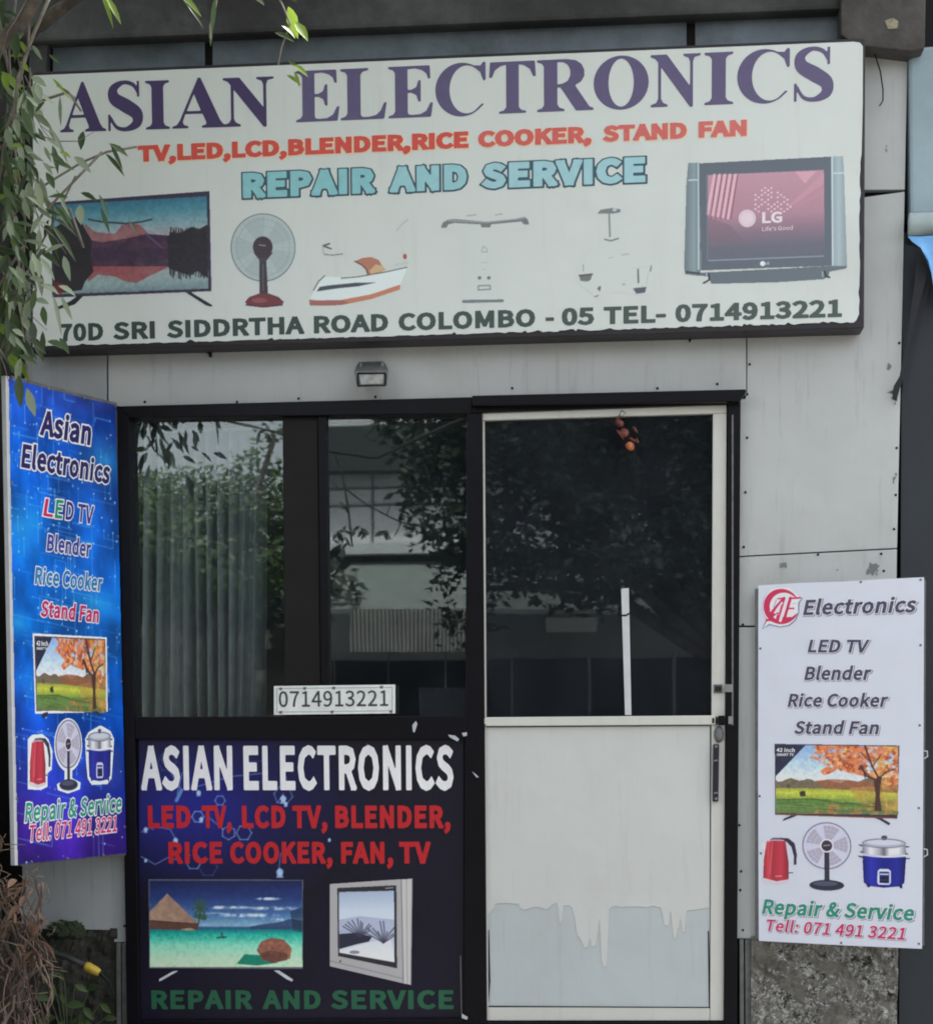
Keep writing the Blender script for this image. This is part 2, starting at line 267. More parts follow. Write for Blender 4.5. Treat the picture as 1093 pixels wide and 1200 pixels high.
# ------------------------------------------------------------------ lettering: outlines -> distance field -> one flat mesh per line of writing
GLY = json.loads('''{"A":[213,[1,0,34,0,59,78,153,78,177,0,211,0,124,257,88,257],[67,104,79,144,93,187,105,230,106,230,119,187,132,144,145,104]],"B":[230,[35,0,117,0,187,19,214,75,200,117,162,137,162,138,190,159,200,194,175,242,111,257,35,257],[68,148,68,231,107,231,153,222,168,190,153,159,106,148],[68,26,68,123,112,123,164,111,182,76,164,38,112,26]],"C":[223,[132,-5,176,5,211,32,193,53,166,32,133,24,75,52,54,129,76,205,134,233,164,226,187,209,204,230,175,252,134,261,76,245,35,200,20,128,35,57,75,11]],"D":[241,[35,0,101,0,166,15,206,60,220,129,206,199,166,242,99,257,35,257],[68,27,68,230,97,230,165,204,187,129,165,54,97,27]],"E":[206,[35,0,187,0,187,28,68,28,68,121,165,121,165,149,68,149,68,229,183,229,183,257,35,257]],"F":[193,[35,0,68,0,68,115,166,115,166,143,68,143,68,229,183,229,183,257,35,257]],"G":[241,[136,-5,182,4,215,25,215,133,131,133,131,106,186,106,186,39,165,28,139,24,76,52,54,129,77,205,139,233,171,226,194,209,212,230,183,251,138,261,77,245,36,200,20,128,35,57,76,11]],"H":[255,[35,0,68,0,68,121,187,121,187,0,220,0,220,257,187,257,187,149,68,149,68,257,35,257]],"I":[103,[35,0,68,0,68,257,35,257]],"K":[226,[35,0,68,0,68,81,112,134,189,0,225,0,132,159,213,257,176,257,68,128,68,128,68,257,35,257]],"L":[190,[35,0,180,0,180,28,68,28,68,257,35,257]],"M":[284,[35,0,64,0,64,142,63,180,60,218,62,218,82,159,131,26,153,26,201,159,222,218,223,218,220,180,219,142,219,0,249,0,249,257,210,257,161,119,152,93,143,66,142,66,133,93,123,119,74,257,35,257]],"N":[253,[35,0,66,0,66,135,64,175,62,215,63,215,91,162,185,0,218,0,218,257,187,257,187,123,188,82,192,42,190,42,162,95,68,257,35,257]],"O":[260,[130,-5,187,12,225,58,239,129,225,200,187,245,130,261,73,245,34,200,20,129,34,58,73,12],[130,24,74,52,54,129,74,205,130,233,185,205,206,129,185,52]],"P":[222,[35,0,68,0,68,102,110,102,178,121,204,181,178,240,109,257,35,257],[68,129,68,230,104,230,155,220,172,181,156,141,106,129]],"R":[222,[68,135,68,230,111,230,157,220,173,185,157,147,111,135],[176,0,213,0,147,112,189,137,205,185,180,241,116,257,35,257,35,0,68,0,68,109,114,109]],"S":[209,[106,-5,170,17,194,68,178,112,141,137,104,153,75,168,62,196,75,223,110,233,142,226,168,209,185,230,152,252,110,261,52,242,29,193,46,150,81,127,118,111,148,94,161,65,146,35,107,24,68,33,36,56,17,33,56,6]],"T":[210,[89,0,121,0,121,229,199,229,199,257,11,257,11,229,89,229]],"U":[252,[126,-5,173,6,206,41,218,106,218,257,187,257,187,105,170,41,126,24,84,41,67,105,67,257,34,257,34,106,47,41,79,6]],"V":[201,[82,0,120,0,201,257,168,257,127,118,115,75,102,33,101,33,88,75,76,118,34,257,0,257]],"Y":[186,[77,0,109,0,109,99,186,257,153,257,120,184,107,156,94,128,92,128,80,156,67,184,34,257,0,257,77,99]],"a":[197,[76,-5,109,3,139,23,140,23,143,0,169,0,169,117,154,174,103,195,61,187,29,170,41,148,67,162,98,168,129,154,137,120,49,97,21,49,36,10],[85,21,61,28,51,51,70,82,137,99,137,46,111,28]],"b":[216,[116,-5,173,22,199,98,179,169,123,195,92,187,63,168,64,202,64,279,32,279,32,0,58,0,61,20,62,20,89,2],[111,22,89,27,64,42,64,142,90,161,115,168,154,149,165,98,150,42]],"c":[179,[107,-5,140,2,169,19,155,41,134,28,110,22,67,42,51,95,68,148,111,168,131,164,149,152,165,173,142,188,110,195,46,169,18,95,44,22]],"d":[217,[97,-5,129,3,155,22,156,22,159,0,185,0,185,279,153,279,153,206,154,173,130,189,101,195,43,168,19,95,40,21],[104,22,65,42,51,95,68,148,106,168,130,163,153,148,153,48,129,29]],"e":[194,[109,-5,144,1,172,15,160,36,138,25,113,21,68,39,50,88,178,88,179,96,179,106,160,171,103,195,44,168,18,95,45,22],[49,110,68,154,104,169,139,154,151,110]],"f":[114,[12,164,37,164,37,0,69,0,69,164,110,164,110,190,69,190,69,220,76,248,96,258,107,256,118,252,125,277,110,282,93,283,51,266,37,221,37,190,12,188]],"g":[197,[96,-88,166,-68,193,-22,176,13,126,23,89,23,63,29,56,44,59,57,68,67,82,62,96,60,145,78,166,126,161,149,150,166,189,166,189,190,123,190,111,194,96,195,46,177,25,127,33,97,50,76,50,75,35,60,29,39,34,20,46,8,46,6,25,-13,18,-37,40,-74],[96,82,68,94,56,127,68,160,96,172,125,160,137,127,125,94],[101,-65,60,-56,46,-32,50,-16,65,0,78,-2,90,-3,123,-3,151,-8,161,-27,145,-54]],"h":[213,[32,0,64,0,64,138,90,160,116,167,144,155,152,116,152,0,184,0,184,120,170,176,126,195,91,186,63,163,64,202,64,279,32,279]],"i":[96,[32,0,64,0,64,190,32,190],[48,229,64,235,70,251,64,266,48,271,33,266,27,251,33,235]],"k":[193,[32,0,64,0,64,50,99,92,155,0,190,0,118,113,181,190,146,190,65,90,64,90,64,279,32,279]],"l":[99,[66,-5,77,-4,84,-2,80,23,76,22,73,22,67,25,64,36,64,279,32,279,32,38,40,7]],"n":[214,[32,0,64,0,64,138,90,160,116,167,144,155,152,116,152,0,184,0,184,120,170,176,126,195,91,186,62,162,62,162,58,190,32,190]],"o":[212,[106,-5,167,22,194,95,167,169,106,195,45,169,18,95,45,22],[106,22,66,42,51,95,66,148,106,168,146,148,161,95,146,42]],"p":[217,[32,-80,64,-80,64,-16,63,18,90,1,116,-5,173,22,199,98,179,169,123,195,91,187,62,168,62,168,58,190,32,190],[111,22,89,27,64,42,64,142,91,161,115,168,154,149,165,98,150,42]],"r":[136,[32,0,64,0,64,122,87,156,112,166,122,166,131,163,137,191,127,194,116,195,86,184,62,155,62,155,58,190,32,190]],"s":[164,[82,-5,133,12,151,52,132,90,93,110,65,122,52,143,61,162,88,170,111,165,131,153,146,173,120,189,87,195,39,179,22,141,39,105,77,86,107,72,120,50,111,29,83,20,53,27,27,43,11,22,43,3]],"t":[132,[92,-5,110,-2,127,2,121,27,110,23,99,21,76,31,70,58,70,164,121,164,121,190,70,190,70,244,43,244,40,190,9,188,9,164,38,164,38,59,50,13]],"u":[213,[88,-5,122,5,151,30,152,30,154,0,181,0,181,190,149,190,149,55,124,31,97,23,70,35,62,74,62,190,29,190,29,70,44,14]],"v":[182,[73,0,111,0,178,190,146,190,110,82,102,54,93,26,91,26,82,54,74,82,38,190,5,190]],"m":[324,[32,0,64,0,64,138,89,160,112,167,139,155,147,116,147,0,179,0,179,138,204,160,227,167,254,155,263,116,263,0,294,0,294,120,280,176,237,195,204,185,174,159,156,185,121,195,90,186,62,162,62,162,58,190,32,190]],"j":[96,[12,-85,53,-68,64,-22,64,190,33,190,33,-22,28,-49,9,-59,-1,-58,-9,-56,-15,-80,-3,-83],[48,229,64,235,70,251,64,266,48,271,33,266,27,251,33,235]],"0":[194,[97,-5,140,10,167,55,177,129,167,203,140,247,97,261,55,247,27,203,18,129,27,55,55,10],[97,21,62,47,48,129,62,211,97,236,133,211,146,129,133,47]],"1":[194,[31,0,172,0,172,27,120,27,120,257,96,257,72,246,42,238,42,218,88,218,88,27,31,27]],"2":[194,[15,0,177,0,177,28,106,28,85,27,64,25,117,81,152,134,165,186,144,241,90,261,47,251,14,224,33,206,57,227,86,235,121,221,133,185,120,138,82,83,15,19]],"3":[194,[92,-5,151,15,175,69,159,112,120,134,120,136,153,158,166,197,145,244,91,261,52,253,20,231,37,210,61,228,90,235,122,224,133,195,118,160,62,146,62,121,125,107,142,70,128,35,90,22,53,31,27,51,10,31,42,6]],"4":[194,[119,0,149,0,149,71,183,71,183,96,149,96,149,257,114,257,7,92,7,71,119,71],[119,96,40,96,99,184,109,203,119,222,121,222,120,198,119,175]],"5":[194,[92,-5,150,18,176,83,153,146,98,165,78,163,60,155,67,229,163,229,163,257,39,257,30,137,47,126,68,137,90,141,129,126,143,83,127,38,89,22,51,31,26,50,9,29,42,6]],"6":[194,[105,-5,157,18,179,79,160,139,108,159,77,151,50,129,70,212,116,235,138,230,157,215,175,235,149,254,114,261,68,248,33,203,20,123,31,52,61,10],[50,103,77,128,103,136,137,120,149,79,136,37,105,21,67,42]],"7":[194,[69,0,103,0,108,69,119,127,141,182,178,237,178,257,17,257,17,229,142,229,110,178,88,125,75,67]],"8":[194,[98,-5,156,15,178,62,165,104,135,129,135,131,158,156,169,193,150,242,99,261,49,243,28,195,39,161,63,136,63,135,31,107,16,64,39,15],[116,139,75,160,57,195,69,225,98,237,130,224,142,191,135,164],[98,19,60,33,44,67,54,100,80,125,127,101,148,63,134,31]],"9":[194,[82,-5,128,10,162,56,175,139,164,207,133,248,89,261,37,238,15,178,35,118,86,97,118,106,145,129,125,45,81,22,57,27,38,42,20,22,46,3],[145,155,118,129,91,121,57,137,46,178,58,220,89,236,128,216]],",":[97,[26,-67,64,-38,77,7,70,34,50,44,33,38,26,22,33,5,50,-1,54,0,44,-28,19,-48]],"-":[121,[16,86,106,86,106,110,16,110]],"&":[238,[91,-5,132,3,165,25,195,6,224,-5,232,22,209,31,184,47,211,90,229,138,199,138,184,97,163,63,128,96,98,135,138,168,156,211,143,247,105,261,63,244,47,201,51,172,63,141,28,110,13,67,34,15],[144,42,120,27,95,21,58,34,44,68,53,95,76,118,107,78],[86,156,77,179,74,201,82,228,106,239,124,230,130,210,117,180]],":":[97,[49,137,65,143,72,161,65,179,49,186,32,179,26,161,32,143],[49,-5,65,2,72,20,65,37,49,44,32,37,26,20,32,2]],"'":[97,[39,169,58,169,64,234,65,270,32,270,32,234]]}''')
CAPH = 257.0
def ellp(cx, cy, rx, ry, a0, a1, n):
    return [(cx+rx*math.cos(math.radians(a0+(a1-a0)*i/(n-1))), cy+ry*math.sin(math.radians(a0+(a1-a0)*i/(n-1)))) for i in range(n)]
def _spine(pts, wid, n=6):
    P = [np.array(p, float) for p in pts]; out = []; W = []
    for i in range(len(P)-1):
        p0, p1, p2, p3 = P[max(i-1, 0)], P[i], P[i+1], P[min(i+2, len(P)-1)]
        for k in range(n):
            t = k/n; out.append(.5*((2*p1)+(-p0+p2)*t+(2*p0-5*p1+4*p2-p3)*t*t+(-p0+3*p1-3*p2+p3)*t**3)); W.append(wid[i]*(1-t)+wid[i+1]*t)
    out.append(P[-1]); W.append(wid[-1]); L, R = [], []
    for i, p in enumerate(out):
        d = out[min(i+1, len(out)-1)]-out[max(i-1, 0)]; d /= np.linalg.norm(d); q = np.array([-d[1], d[0]])*W[i]/2
        L.append(tuple(p+q)); R.append(tuple(p-q))
    return L+R[::-1]
_I0 = [(0, 0), (54, 0), (54, 4), (44, 7), (40, 13), (40, 87), (44, 93), (54, 96), (54, 100), (0, 100), (0, 96), (10, 93), (14, 87), (14, 13), (10, 7), (0, 4)]
SERIF = {   # cap height 100; each entry: outlines, holes by even-odd; '+' entries are united
 'I': [[_I0]],
 'L': [[[(0, 0), (86, 0), (91, 32), (86, 32), (79, 16), (70, 8), (56, 5), (44, 5), (40, 9), (40, 87), (44, 93), (56, 96), (56, 100), (0, 100), (0, 96), (10, 93), (14, 87), (14, 13), (10, 7), (0, 4)]]],
 'E': [[[(0, 0), (88, 0), (92, 28), (87, 28), (78, 12), (66, 6), (50, 5), (42, 6), (40, 10), (40, 48), (48, 48), (58, 43), (62, 30), (67, 30), (67, 72), (62, 72), (58, 59), (48, 54), (40, 54), (40, 94), (56, 95), (70, 91), (79, 84), (82, 74), (87, 74), (86, 100), (0, 100), (0, 96), (10, 93), (14, 87), (14, 13), (10, 7), (0, 4)]]],
 'T': [[[(20, 0), (76, 0), (76, 4), (66, 6), (61, 12), (61, 94), (72, 92), (84, 84), (90, 70), (96, 70), (94, 100), (2, 100), (0, 70), (6, 70), (12, 84), (24, 92), (35, 94), (35, 12), (30, 6), (20, 4)]]],
 'N': [[[(0, 0), (36, 0), (36, 4), (26, 8), (22, 16), (22, 76), (82, -2), (88, -2), (88, 84), (91, 93), (104, 96), (104, 100), (68, 100), (68, 96), (79, 92), (82, 84), (82, 38), (34, 100), (0, 100), (0, 96), (10, 92), (16, 85), (16, 16), (12, 8), (0, 4)]]],
 'A': [[[(0, 0), (32, 0), (32, 4), (23, 7), (21, 13), (26, 29), (60, 29), (67, 12), (67, 7), (58, 4), (58, 0), (108, 0), (108, 4), (100, 7), (94, 16), (57, 103), (52, 103), (15, 16), (9, 7), (0, 4)], [(29, 35), (57, 35), (43.5, 70)]]],
 'O': [[ellp(50, 50, 50, 52, 0, 350, 36), ellp(50, 50, 23, 46, 0, 350, 36)]],
 'C': [[[(96, 66), (96, 102), (91, 102), (86, 95)]+ellp(50, 50, 50, 52, 62, 318, 30)+[(93, 20), (89, 22)]+ellp(60, 50, 33, 46.5, 310, 58, 26)+[(86, 82), (91, 66)]]],
 'S': [[_spine([(70, 76), (60, 93), (38, 98.5), (17, 86), (19, 66), (44, 50), (66, 34), (66, 14), (44, 2.5), (22, 7), (9, 28)], [5, 8, 8, 18, 26, 29, 26, 20, 9, 7, 5])], [[(68, 101), (73, 101), (73, 68), (68, 68)]], [[(4, -1), (9, -1), (9, 34), (4, 34)]]],
 'R': [[[(0, 0), (54, 0), (54, 4), (44, 7), (40, 13), (40, 46), (46, 46), (76, 0), (110, 0), (110, 4), (102, 7), (74, 49), (86, 56), (92, 66), (92, 78), (87, 89), (76, 97), (58, 100), (0, 100), (0, 96), (10, 93), (14, 87), (14, 13), (10, 7), (0, 4)], [(40, 52), (50, 53), (60, 58), (65, 68), (65, 78), (61, 88), (52, 94), (40, 95)]]],
}
def _sdf(contours, X, Y):
    """signed distance, negative inside (even-odd)"""
    D = np.full(X.shape, 1e9); inside = np.zeros(X.shape, bool)
    for c in contours:
        n = len(c); sharp = []
        for i in range(n):
            a = (c[i][0]-c[i-1][0], c[i][1]-c[i-1][1]); b = (c[(i+1) % n][0]-c[i][0], c[(i+1) % n][1]-c[i][1])
            sharp.append(abs(math.atan2(a[0]*b[1]-a[1]*b[0], a[0]*b[0]+a[1]*b[1])) > 1.0)
        for i in range(n):
            (x0, y0), (x1, y1) = c[i], c[(i+1) % n]; dx, dy = x1-x0, y1-y0; l2 = dx*dx+dy*dy
            if l2 < 1e-9: continue
            l = math.sqrt(l2); al = ((X-x0)*dx+(Y-y0)*dy)/l; pe = np.abs((X-x0)*dy-(Y-y0)*dx)/l; ex = np.maximum(0, np.maximum(-al, al-l))
            sq = ((al < 0) & sharp[i]) | ((al > l) & sharp[(i+1) % n])
            D = np.minimum(D, np.where(sq, np.maximum(pe, ex), np.hypot(pe, ex)))
            if y0 != y1:
                cr = ((y0 > Y) != (y1 > Y)) & (X < dx*(Y-y0)/(y1-y0)+x0); inside ^= cr
    return np.where(inside, -D, D)
def march(F, x0, y0, cell):
    """region F<0 of a grid -> polygons (2-D points, faces)"""
    V, Fc = [], []; idx = {}
    def vert(x, y):
        k = (round(x*1e4), round(y*1e4))
        if k not in idx: idx[k] = len(V); V.append((x0+x*cell, y0+y*cell))
        return idx[k]
    ny, nx = F.shape; ins = F < 0
    s = ins[:-1, :-1].astype(int)+ins[:-1, 1:]+ins[1:, 1:]+ins[1:, :-1]
    for j in range(ny-1):
        i = 0; row = s[j]
        nz = np.nonzero(row)[0]
        if len(nz) == 0: continue
        i = nz[0]; last = nz[-1]
        while i <= last:
            if row[i] == 4:
                k = i
                while k <= last and row[k] == 4: k += 1
                Fc.append([vert(i, j), vert(k, j), vert(k, j+1), vert(i, j+1)]); i = k; continue
            if row[i] > 0:
                cs = [(i, j), (i+1, j), (i+1, j+1), (i, j+1)]; fv = [F[y, x] for x, y in cs]; poly = []
                for a in range(4):
                    b = (a+1) % 4
                    if fv[a] < 0: poly.append(cs[a])
                    if (fv[a] < 0) != (fv[b] < 0):
                        t = fv[a]/(fv[a]-fv[b]); t = min(max(t, .02), .98)
                        poly.append((cs[a][0]+(cs[b][0]-cs[a][0])*t, cs[a][1]+(cs[b][1]-cs[a][1])*t))
                if len(poly) >= 3: Fc.append([vert(*p) for p in poly])
            i += 1
    return V, Fc
_cache = {}
def word_mesh(s, weight, track=0, serif=None, res=26):
    """-> (points in glyph units, faces, xmin, xmax) of the word grown by weight"""
    key = (s, weight, track, str(serif), res)
    if key in _cache: return _cache[key]
    cap = CAPH if serif is None else 100.0; cell = cap/res; x = 0; parts = []
    for i, ch in enumerate(s):
        if serif is not None:
            xs, xe = serif[i]; base = [[[(px, py) for px, py in c] for c in g] for g in SERIF[ch]]
            allx = [p[0] for g in base for c in g for p in c]; lo, hi = min(allx), max(allx); k = (xe-xs)/(hi-lo)
            parts.append([[[(xs+(px-lo)*k, py) for px, py in c] for c in g] for g in base])
        elif ch == ' ': x += 75+track
        else:
            g = GLY[ch]; parts.append([[[(g2[q]+x, g2[q+1]) for q in range(0, len(g2), 2)] for g2 in g[1:]]]); x += g[0]+track
    pts = [p for g in parts for cs in g for c in cs for p in c]; m = abs(weight)+2*cell
    x0 = min(p[0] for p in pts)-m; x1 = max(p[0] for p in pts)+m; y0 = min(p[1] for p in pts)-m; y1 = max(p[1] for p in pts)+m
    nx = int((x1-x0)/cell)+2; ny = int((y1-y0)/cell)+2; F = np.full((ny, nx), 1e3)
    gx = x0+np.arange(nx)*cell; gy = y0+np.arange(ny)*cell
    for g in parts:
        for cs in g:
            cx = [p[0] for c in cs for p in c]; i0 = max(0, int((min(cx)-m-x0)/cell)); i1 = min(nx, int((max(cx)+m-x0)/cell)+2)
            X, Y = np.meshgrid(gx[i0:i1], gy); F[:, i0:i1] = np.minimum(F[:, i0:i1], _sdf(cs, X, Y)-weight)
    F += 1e-7
    V, Fc = march(F, x0, y0, cell); V = np.array(V)
    _cache[key] = (V, Fc, V[:, 0].min(), V[:, 0].max()); return _cache[key]
def text(pl, parent, s, left, right, top, col, weight=0, halo=(), shear=0, track=0, h=.001, g=None, name='lettering', rough=.5, res=26, serif=None, label=None):
    """writing on a sheet: baseline from left to right (pixels), capital tops at pixel row top over the left end; halo = [(growth, colour, dx, dy)]"""
    a0, a1 = pl.loc(*left), pl.loc(*right); cap = pl.loc(left[0], top)[1]-a0[1]
    CH = CAPH if serif is None else 100.0
    V, _, xm, xM = word_mesh(s, weight, track, serif, res); sx = V[:, 0]+shear*V[:, 1]; xm, xM = sx.min(), sx.max()
    if serif is not None: xm, xM = min(p[0] for p in serif), max(p[1] for p in serif)
    U = (a1-a0)/(xM-xm); ky = cap/(CH+2*max(weight, 0)); yo = max(weight, 0)
    out = None
    jobs = [(weight+gr, c, dx, dy, .0004*i) for i, (gr, c, dx, dy) in enumerate(halo)]+[(weight, col, 0, 0, .0004*len(halo)+.0002)]
    for k, (wt, c, dx, dy, dh) in enumerate(jobs):
        V, Fc, _, _ = word_mesh(s, wt, track, serif, res)
        X = V[:, 0]+shear*V[:, 1]+dx; Yv = V[:, 1]+dy+yo
        P = [pl.wp(a0[0]+U[0]*(x-xm), a0[1]+U[1]*(x-xm)+ky*y, h+dh) for x, y in zip(X, Yv)]
        me = bpy.data.meshes.new(name); me.from_pydata([tuple(p) for p in P], [], Fc)
        last = k == len(jobs)-1
        o = link(name if last else 'letter_outline', me, ink(c, g, rough), parent)
        out = o
    return out

# ------------------------------------------------------------------ printed pictures: fine grids of coloured vertices on a flat sheet
def vnoise(shape_xy, scale, seed, octv=4, rough=.55):
    """fractal value noise over arrays X, Y"""
    X, Y = shape_xy; tot = np.zeros(X.shape); amp = 1; nrm = 0
    for o in range(octv):
        r = np.random.default_rng(seed*31+o); T = r.random((64, 64)); x = X/scale*2**o+17.3*o; y = Y/scale*2**o+9.1*o
        xi = np.floor(x).astype(int); yi = np.floor(y).astype(int); fx = x-xi; fy = y-yi; fx = fx*fx*(3-2*fx); fy = fy*fy*(3-2*fy)
        a = T[yi % 64, xi % 64]; b = T[yi % 64, (xi+1) % 64]; c = T[(yi+1) % 64, xi % 64]; d = T[(yi+1) % 64, (xi+1) % 64]
        tot += amp*((a*(1-fx)+b*fx)*(1-fy)+(c*(1-fx)+d*fx)*fy); nrm += amp; amp *= rough
    return tot/nrm
class Print:
    """a picture printed on a sheet, drawn in the photograph's pixel frame and laid on the sheet's plane"""
    def __init__(s, x0, y0, x1, y1, sx=1.0, sy=None, bg=(255, 255, 255), alpha=0):
        sy = sy or sx; s.nx = max(2, int(round((x1-x0)*sx))+1); s.ny = max(2, int(round((y1-y0)*sy))+1)
        s.gx = np.linspace(x0, x1, s.nx); s.gy = np.linspace(y0, y1, s.ny); s.X, s.Y = np.meshgrid(s.gx, s.gy)
        s.dx = (x1-x0)/(s.nx-1); s.dy = (y1-y0)/(s.ny-1)
        s.C = np.zeros((s.ny, s.nx, 3))+np.array(bg, float); s.A = np.zeros((s.ny, s.nx))+alpha; s.T = None; s.k = 1.0
    def unit(s, TL, TR, BL):
        TL, TR, BL = map(np.array, (TL, TR, BL)); s.T = lambda u, v: tuple(TL+(TR-TL)*u+(BL-TL)*v); s.k = 1
        M = np.array([TR-TL, BL-TL], float).T; Mi = np.linalg.inv(M); s.U = (s.X-TL[0])*Mi[0, 0]+(s.Y-TL[1])*Mi[0, 1]; s.V = (s.X-TL[0])*Mi[1, 0]+(s.Y-TL[1])*Mi[1, 1]
    def p(s, q): return s.T(*q) if s.T else q
    def win(s, xs, ys, m):
        i0 = max(0, np.searchsorted(s.gx, min(xs)-m)-1); i1 = min(s.nx, np.searchsorted(s.gx, max(xs)+m)+1)
        j0 = max(0, np.searchsorted(s.gy, min(ys)-m)-1); j1 = min(s.ny, np.searchsorted(s.gy, max(ys)+m)+1); return slice(j0, j1), slice(i0, i1)
    def blend(s, w, m, c):
        c = np.array(c, float)
        if c.ndim == 3: c = c[w] if c.shape[:2] == s.X.shape else c
        s.C[w] = s.C[w]*(1-m[..., None])+c*m[..., None]; s.A[w] = np.maximum(s.A[w], m)
    def cover(s, P):
        xs = [q[0] for q in P]; ys = [q[1] for q in P]; w = s.win(xs, ys, 1.5); X, Y = s.X[w], s.Y[w]; m = np.zeros(X.shape)
        for ox in (-.25, .25):
            for oy in (-.25, .25):
                ins = np.zeros(X.shape, bool); n = len(P); x = X+ox*s.dx; y = Y+oy*s.dy
                for i in range(n):
                    (x0, y0), (x1, y1) = P[i], P[(i+1) % n]
                    if y0 != y1: ins ^= ((y0 > y) != (y1 > y)) & (x < (x1-x0)*(y-y0)/(y1-y0)+x0)
                m += ins*.25
        return w, m
    def poly(s, pts, c, a=1.0):
        w, m = s.cover([s.p(q) for q in pts])
        if isinstance(a, np.ndarray): a = a[w]
        s.blend(w, m*a, c)
    def ell(s, cx, cy, rx, ry, c, a=1.0, a0=0, a1=360):
        s.poly(ellp(cx, cy, rx, ry, a0, a1, 40)[:(-1 if a1-a0 == 360 else None)], c, a)
    def line(s, pts, wd, c, a=1.0):
        P = [s.p(q) for q in pts]; w = s.win([q[0] for q in P], [q[1] for q in P], wd+1.5); X, Y = s.X[w], s.Y[w]; D = np.full(X.shape, 1e9)
        for (x0, y0), (x1, y1) in zip(P, P[1:]):
            dx, dy = x1-x0, y1-y0; t = np.clip(((X-x0)*dx+(Y-y0)*dy)/(dx*dx+dy*dy+1e-9), 0, 1); D = np.minimum(D, np.hypot(X-x0-t*dx, Y-y0-t*dy))
        s.blend(w, np.clip(wd/2+.5-D, 0, 1)*a, c)
    def ring(s, cx, cy, rx, ry, wd, c, a=1.0, a0=0, a1=360):
        s.line(ellp(cx, cy, rx, ry, a0, a1, 41), wd, c, a)
    def ramp(s, stops, axis='V'):
        """colour array following the unit frame's V (or U)"""
        q = getattr(s, axis); o = np.zeros(q.shape+(3,))
        for k in range(3): o[..., k] = np.interp(q, [t[0] for t in stops], [t[1][k] for t in stops])
        return o
    def texture(s, seed, amt=.2, scale=5):
        s.C = s.C*(1+amt*2*(vnoise((s.X, s.Y), scale, seed, 5, .7)-.5))[..., None]
    def emit(s, name, pl, parent, h, g=None, rough=.45, grain=1.6):
        P = pl.grid(s.X, s.Y, h).reshape(-1, 3)
        i = np.arange((s.ny-1)*(s.nx-1)); r = i//(s.nx-1); q = i % (s.nx-1); a = r*s.nx+q
        keep = (s.A[:-1, :-1]+s.A[1:, :-1]+s.A[:-1, 1:]+s.A[1:, 1:]).ravel() > 2.0
        a = a[keep]; F = np.stack([a+s.nx, a+s.nx+1, a+1, a], 1)
        used = np.unique(F); rm = np.full(len(P), -1); rm[used] = np.arange(len(used)); F = rm[F]
        C = s.C+RNG.normal(0, grain, s.C.shape[:2])[..., None]
        C = alb(np.clip(C, 0, 255), g).reshape(-1, 3)[used]
        me = bpy.data.meshes.new(name); me.vertices.add(len(used)); me.vertices.foreach_set('co', P[used].ravel())
        me.loops.add(F.size); me.loops.foreach_set('vertex_index', F.ravel()); me.polygons.add(len(F)); me.polygons.foreach_set('loop_start', np.arange(0, F.size, 4)); me.polygons.foreach_set('loop_total', np.full(len(F), 4))
        at_ = me.color_attributes.new('Col', 'FLOAT_COLOR', 'POINT'); at_.data.foreach_set('color', np.concatenate([C, np.ones((len(C), 1))], 1).astype(np.float32).ravel())
        me.update(calc_edges=True); me.validate()
        return link(name, me, mat_print(rough), parent)
# ------------------------------------------------------------------ ground
GZ = 0.0
def sheet(name, x0, x1, y0, y1, z, mat, n=1):
    return tag(flat(name, [[(x0, y0, z), (x1, y0, z), (x1, y1, z), (x0, y1, z)]], mat), kind='structure')
M_ASPH = pmat('asphalt', (.085, .083, .08), .9, noise=.4, scale=30, bump=.4, bscale=200, coords='Object')
M_PAVE = pmat('pavement_concrete', (.36, .34, .31), .9, noise=.3, scale=6, bump=.3, bscale=60)
M_EARTH = pmat('earth', (.10, .085, .06), .95, noise=.5, scale=3, bump=.5)
sheet('ground', -90, 90, -90, 60, -.02, M_EARTH)
sheet('road', -60, 60, -8.3, -2.2, -.012, M_ASPH)
bm = bmesh.new(); add_box(bm, -60, 60, -2.2, 8, -.3, .0); tag(obj('pavement', bm, M_PAVE, bevel=.01), kind='structure')
bm = bmesh.new(); add_box(bm, -60, 60, -2.32, -2.203, -.3, .005); tag(obj('kerb', bm, M_CONC, bevel=.01), kind='structure')
bm = bmesh.new(); add_box(bm, -60, 60, -9.4, -8.3, -.3, .10); tag(obj('far_pavement', bm, M_PAVE, bevel=.01), kind='structure')

# ------------------------------------------------------------------ the shop
bx, by_, _ = at(546, 1000, 0)
SHOP = thing('shop_building', (bx, 0, 0), 'white clad shop front with dark framed window and cream door', 'shop')
def wallpanel(pts, name='wall_panel', Y=0, dep=.03, m=None): return slab(name, pts, Y, dep, m or M_WALL, SHOP, .0015)
wallpanel([(30, 320), (125, 320), (125.3, 478), (146, 478), (150, 1104), (134, 1104), (134, 1090), (26, 1088)], m=M_WALLSHADE)
wallpanel([(126.8, 330), (873.6, 330), (874, 468), (127.5, 486)])
wallpanel([(875.6, 250), (1059.5, 224.5), (1050.5, 642), (884, 650.5), (862, 652), (864, 464), (875, 462)])
wallpanel([(1000, 58), (1063, 58), (1059.6, 222), (1000, 222.5)])
wallpanel([(862, 653.4), (884, 652), (1050.4, 643.6), (1049, 733), (860, 733)])
wallpanel([(860, 735), (1049, 735), (1047, 1104), (860.5, 1099.5)])
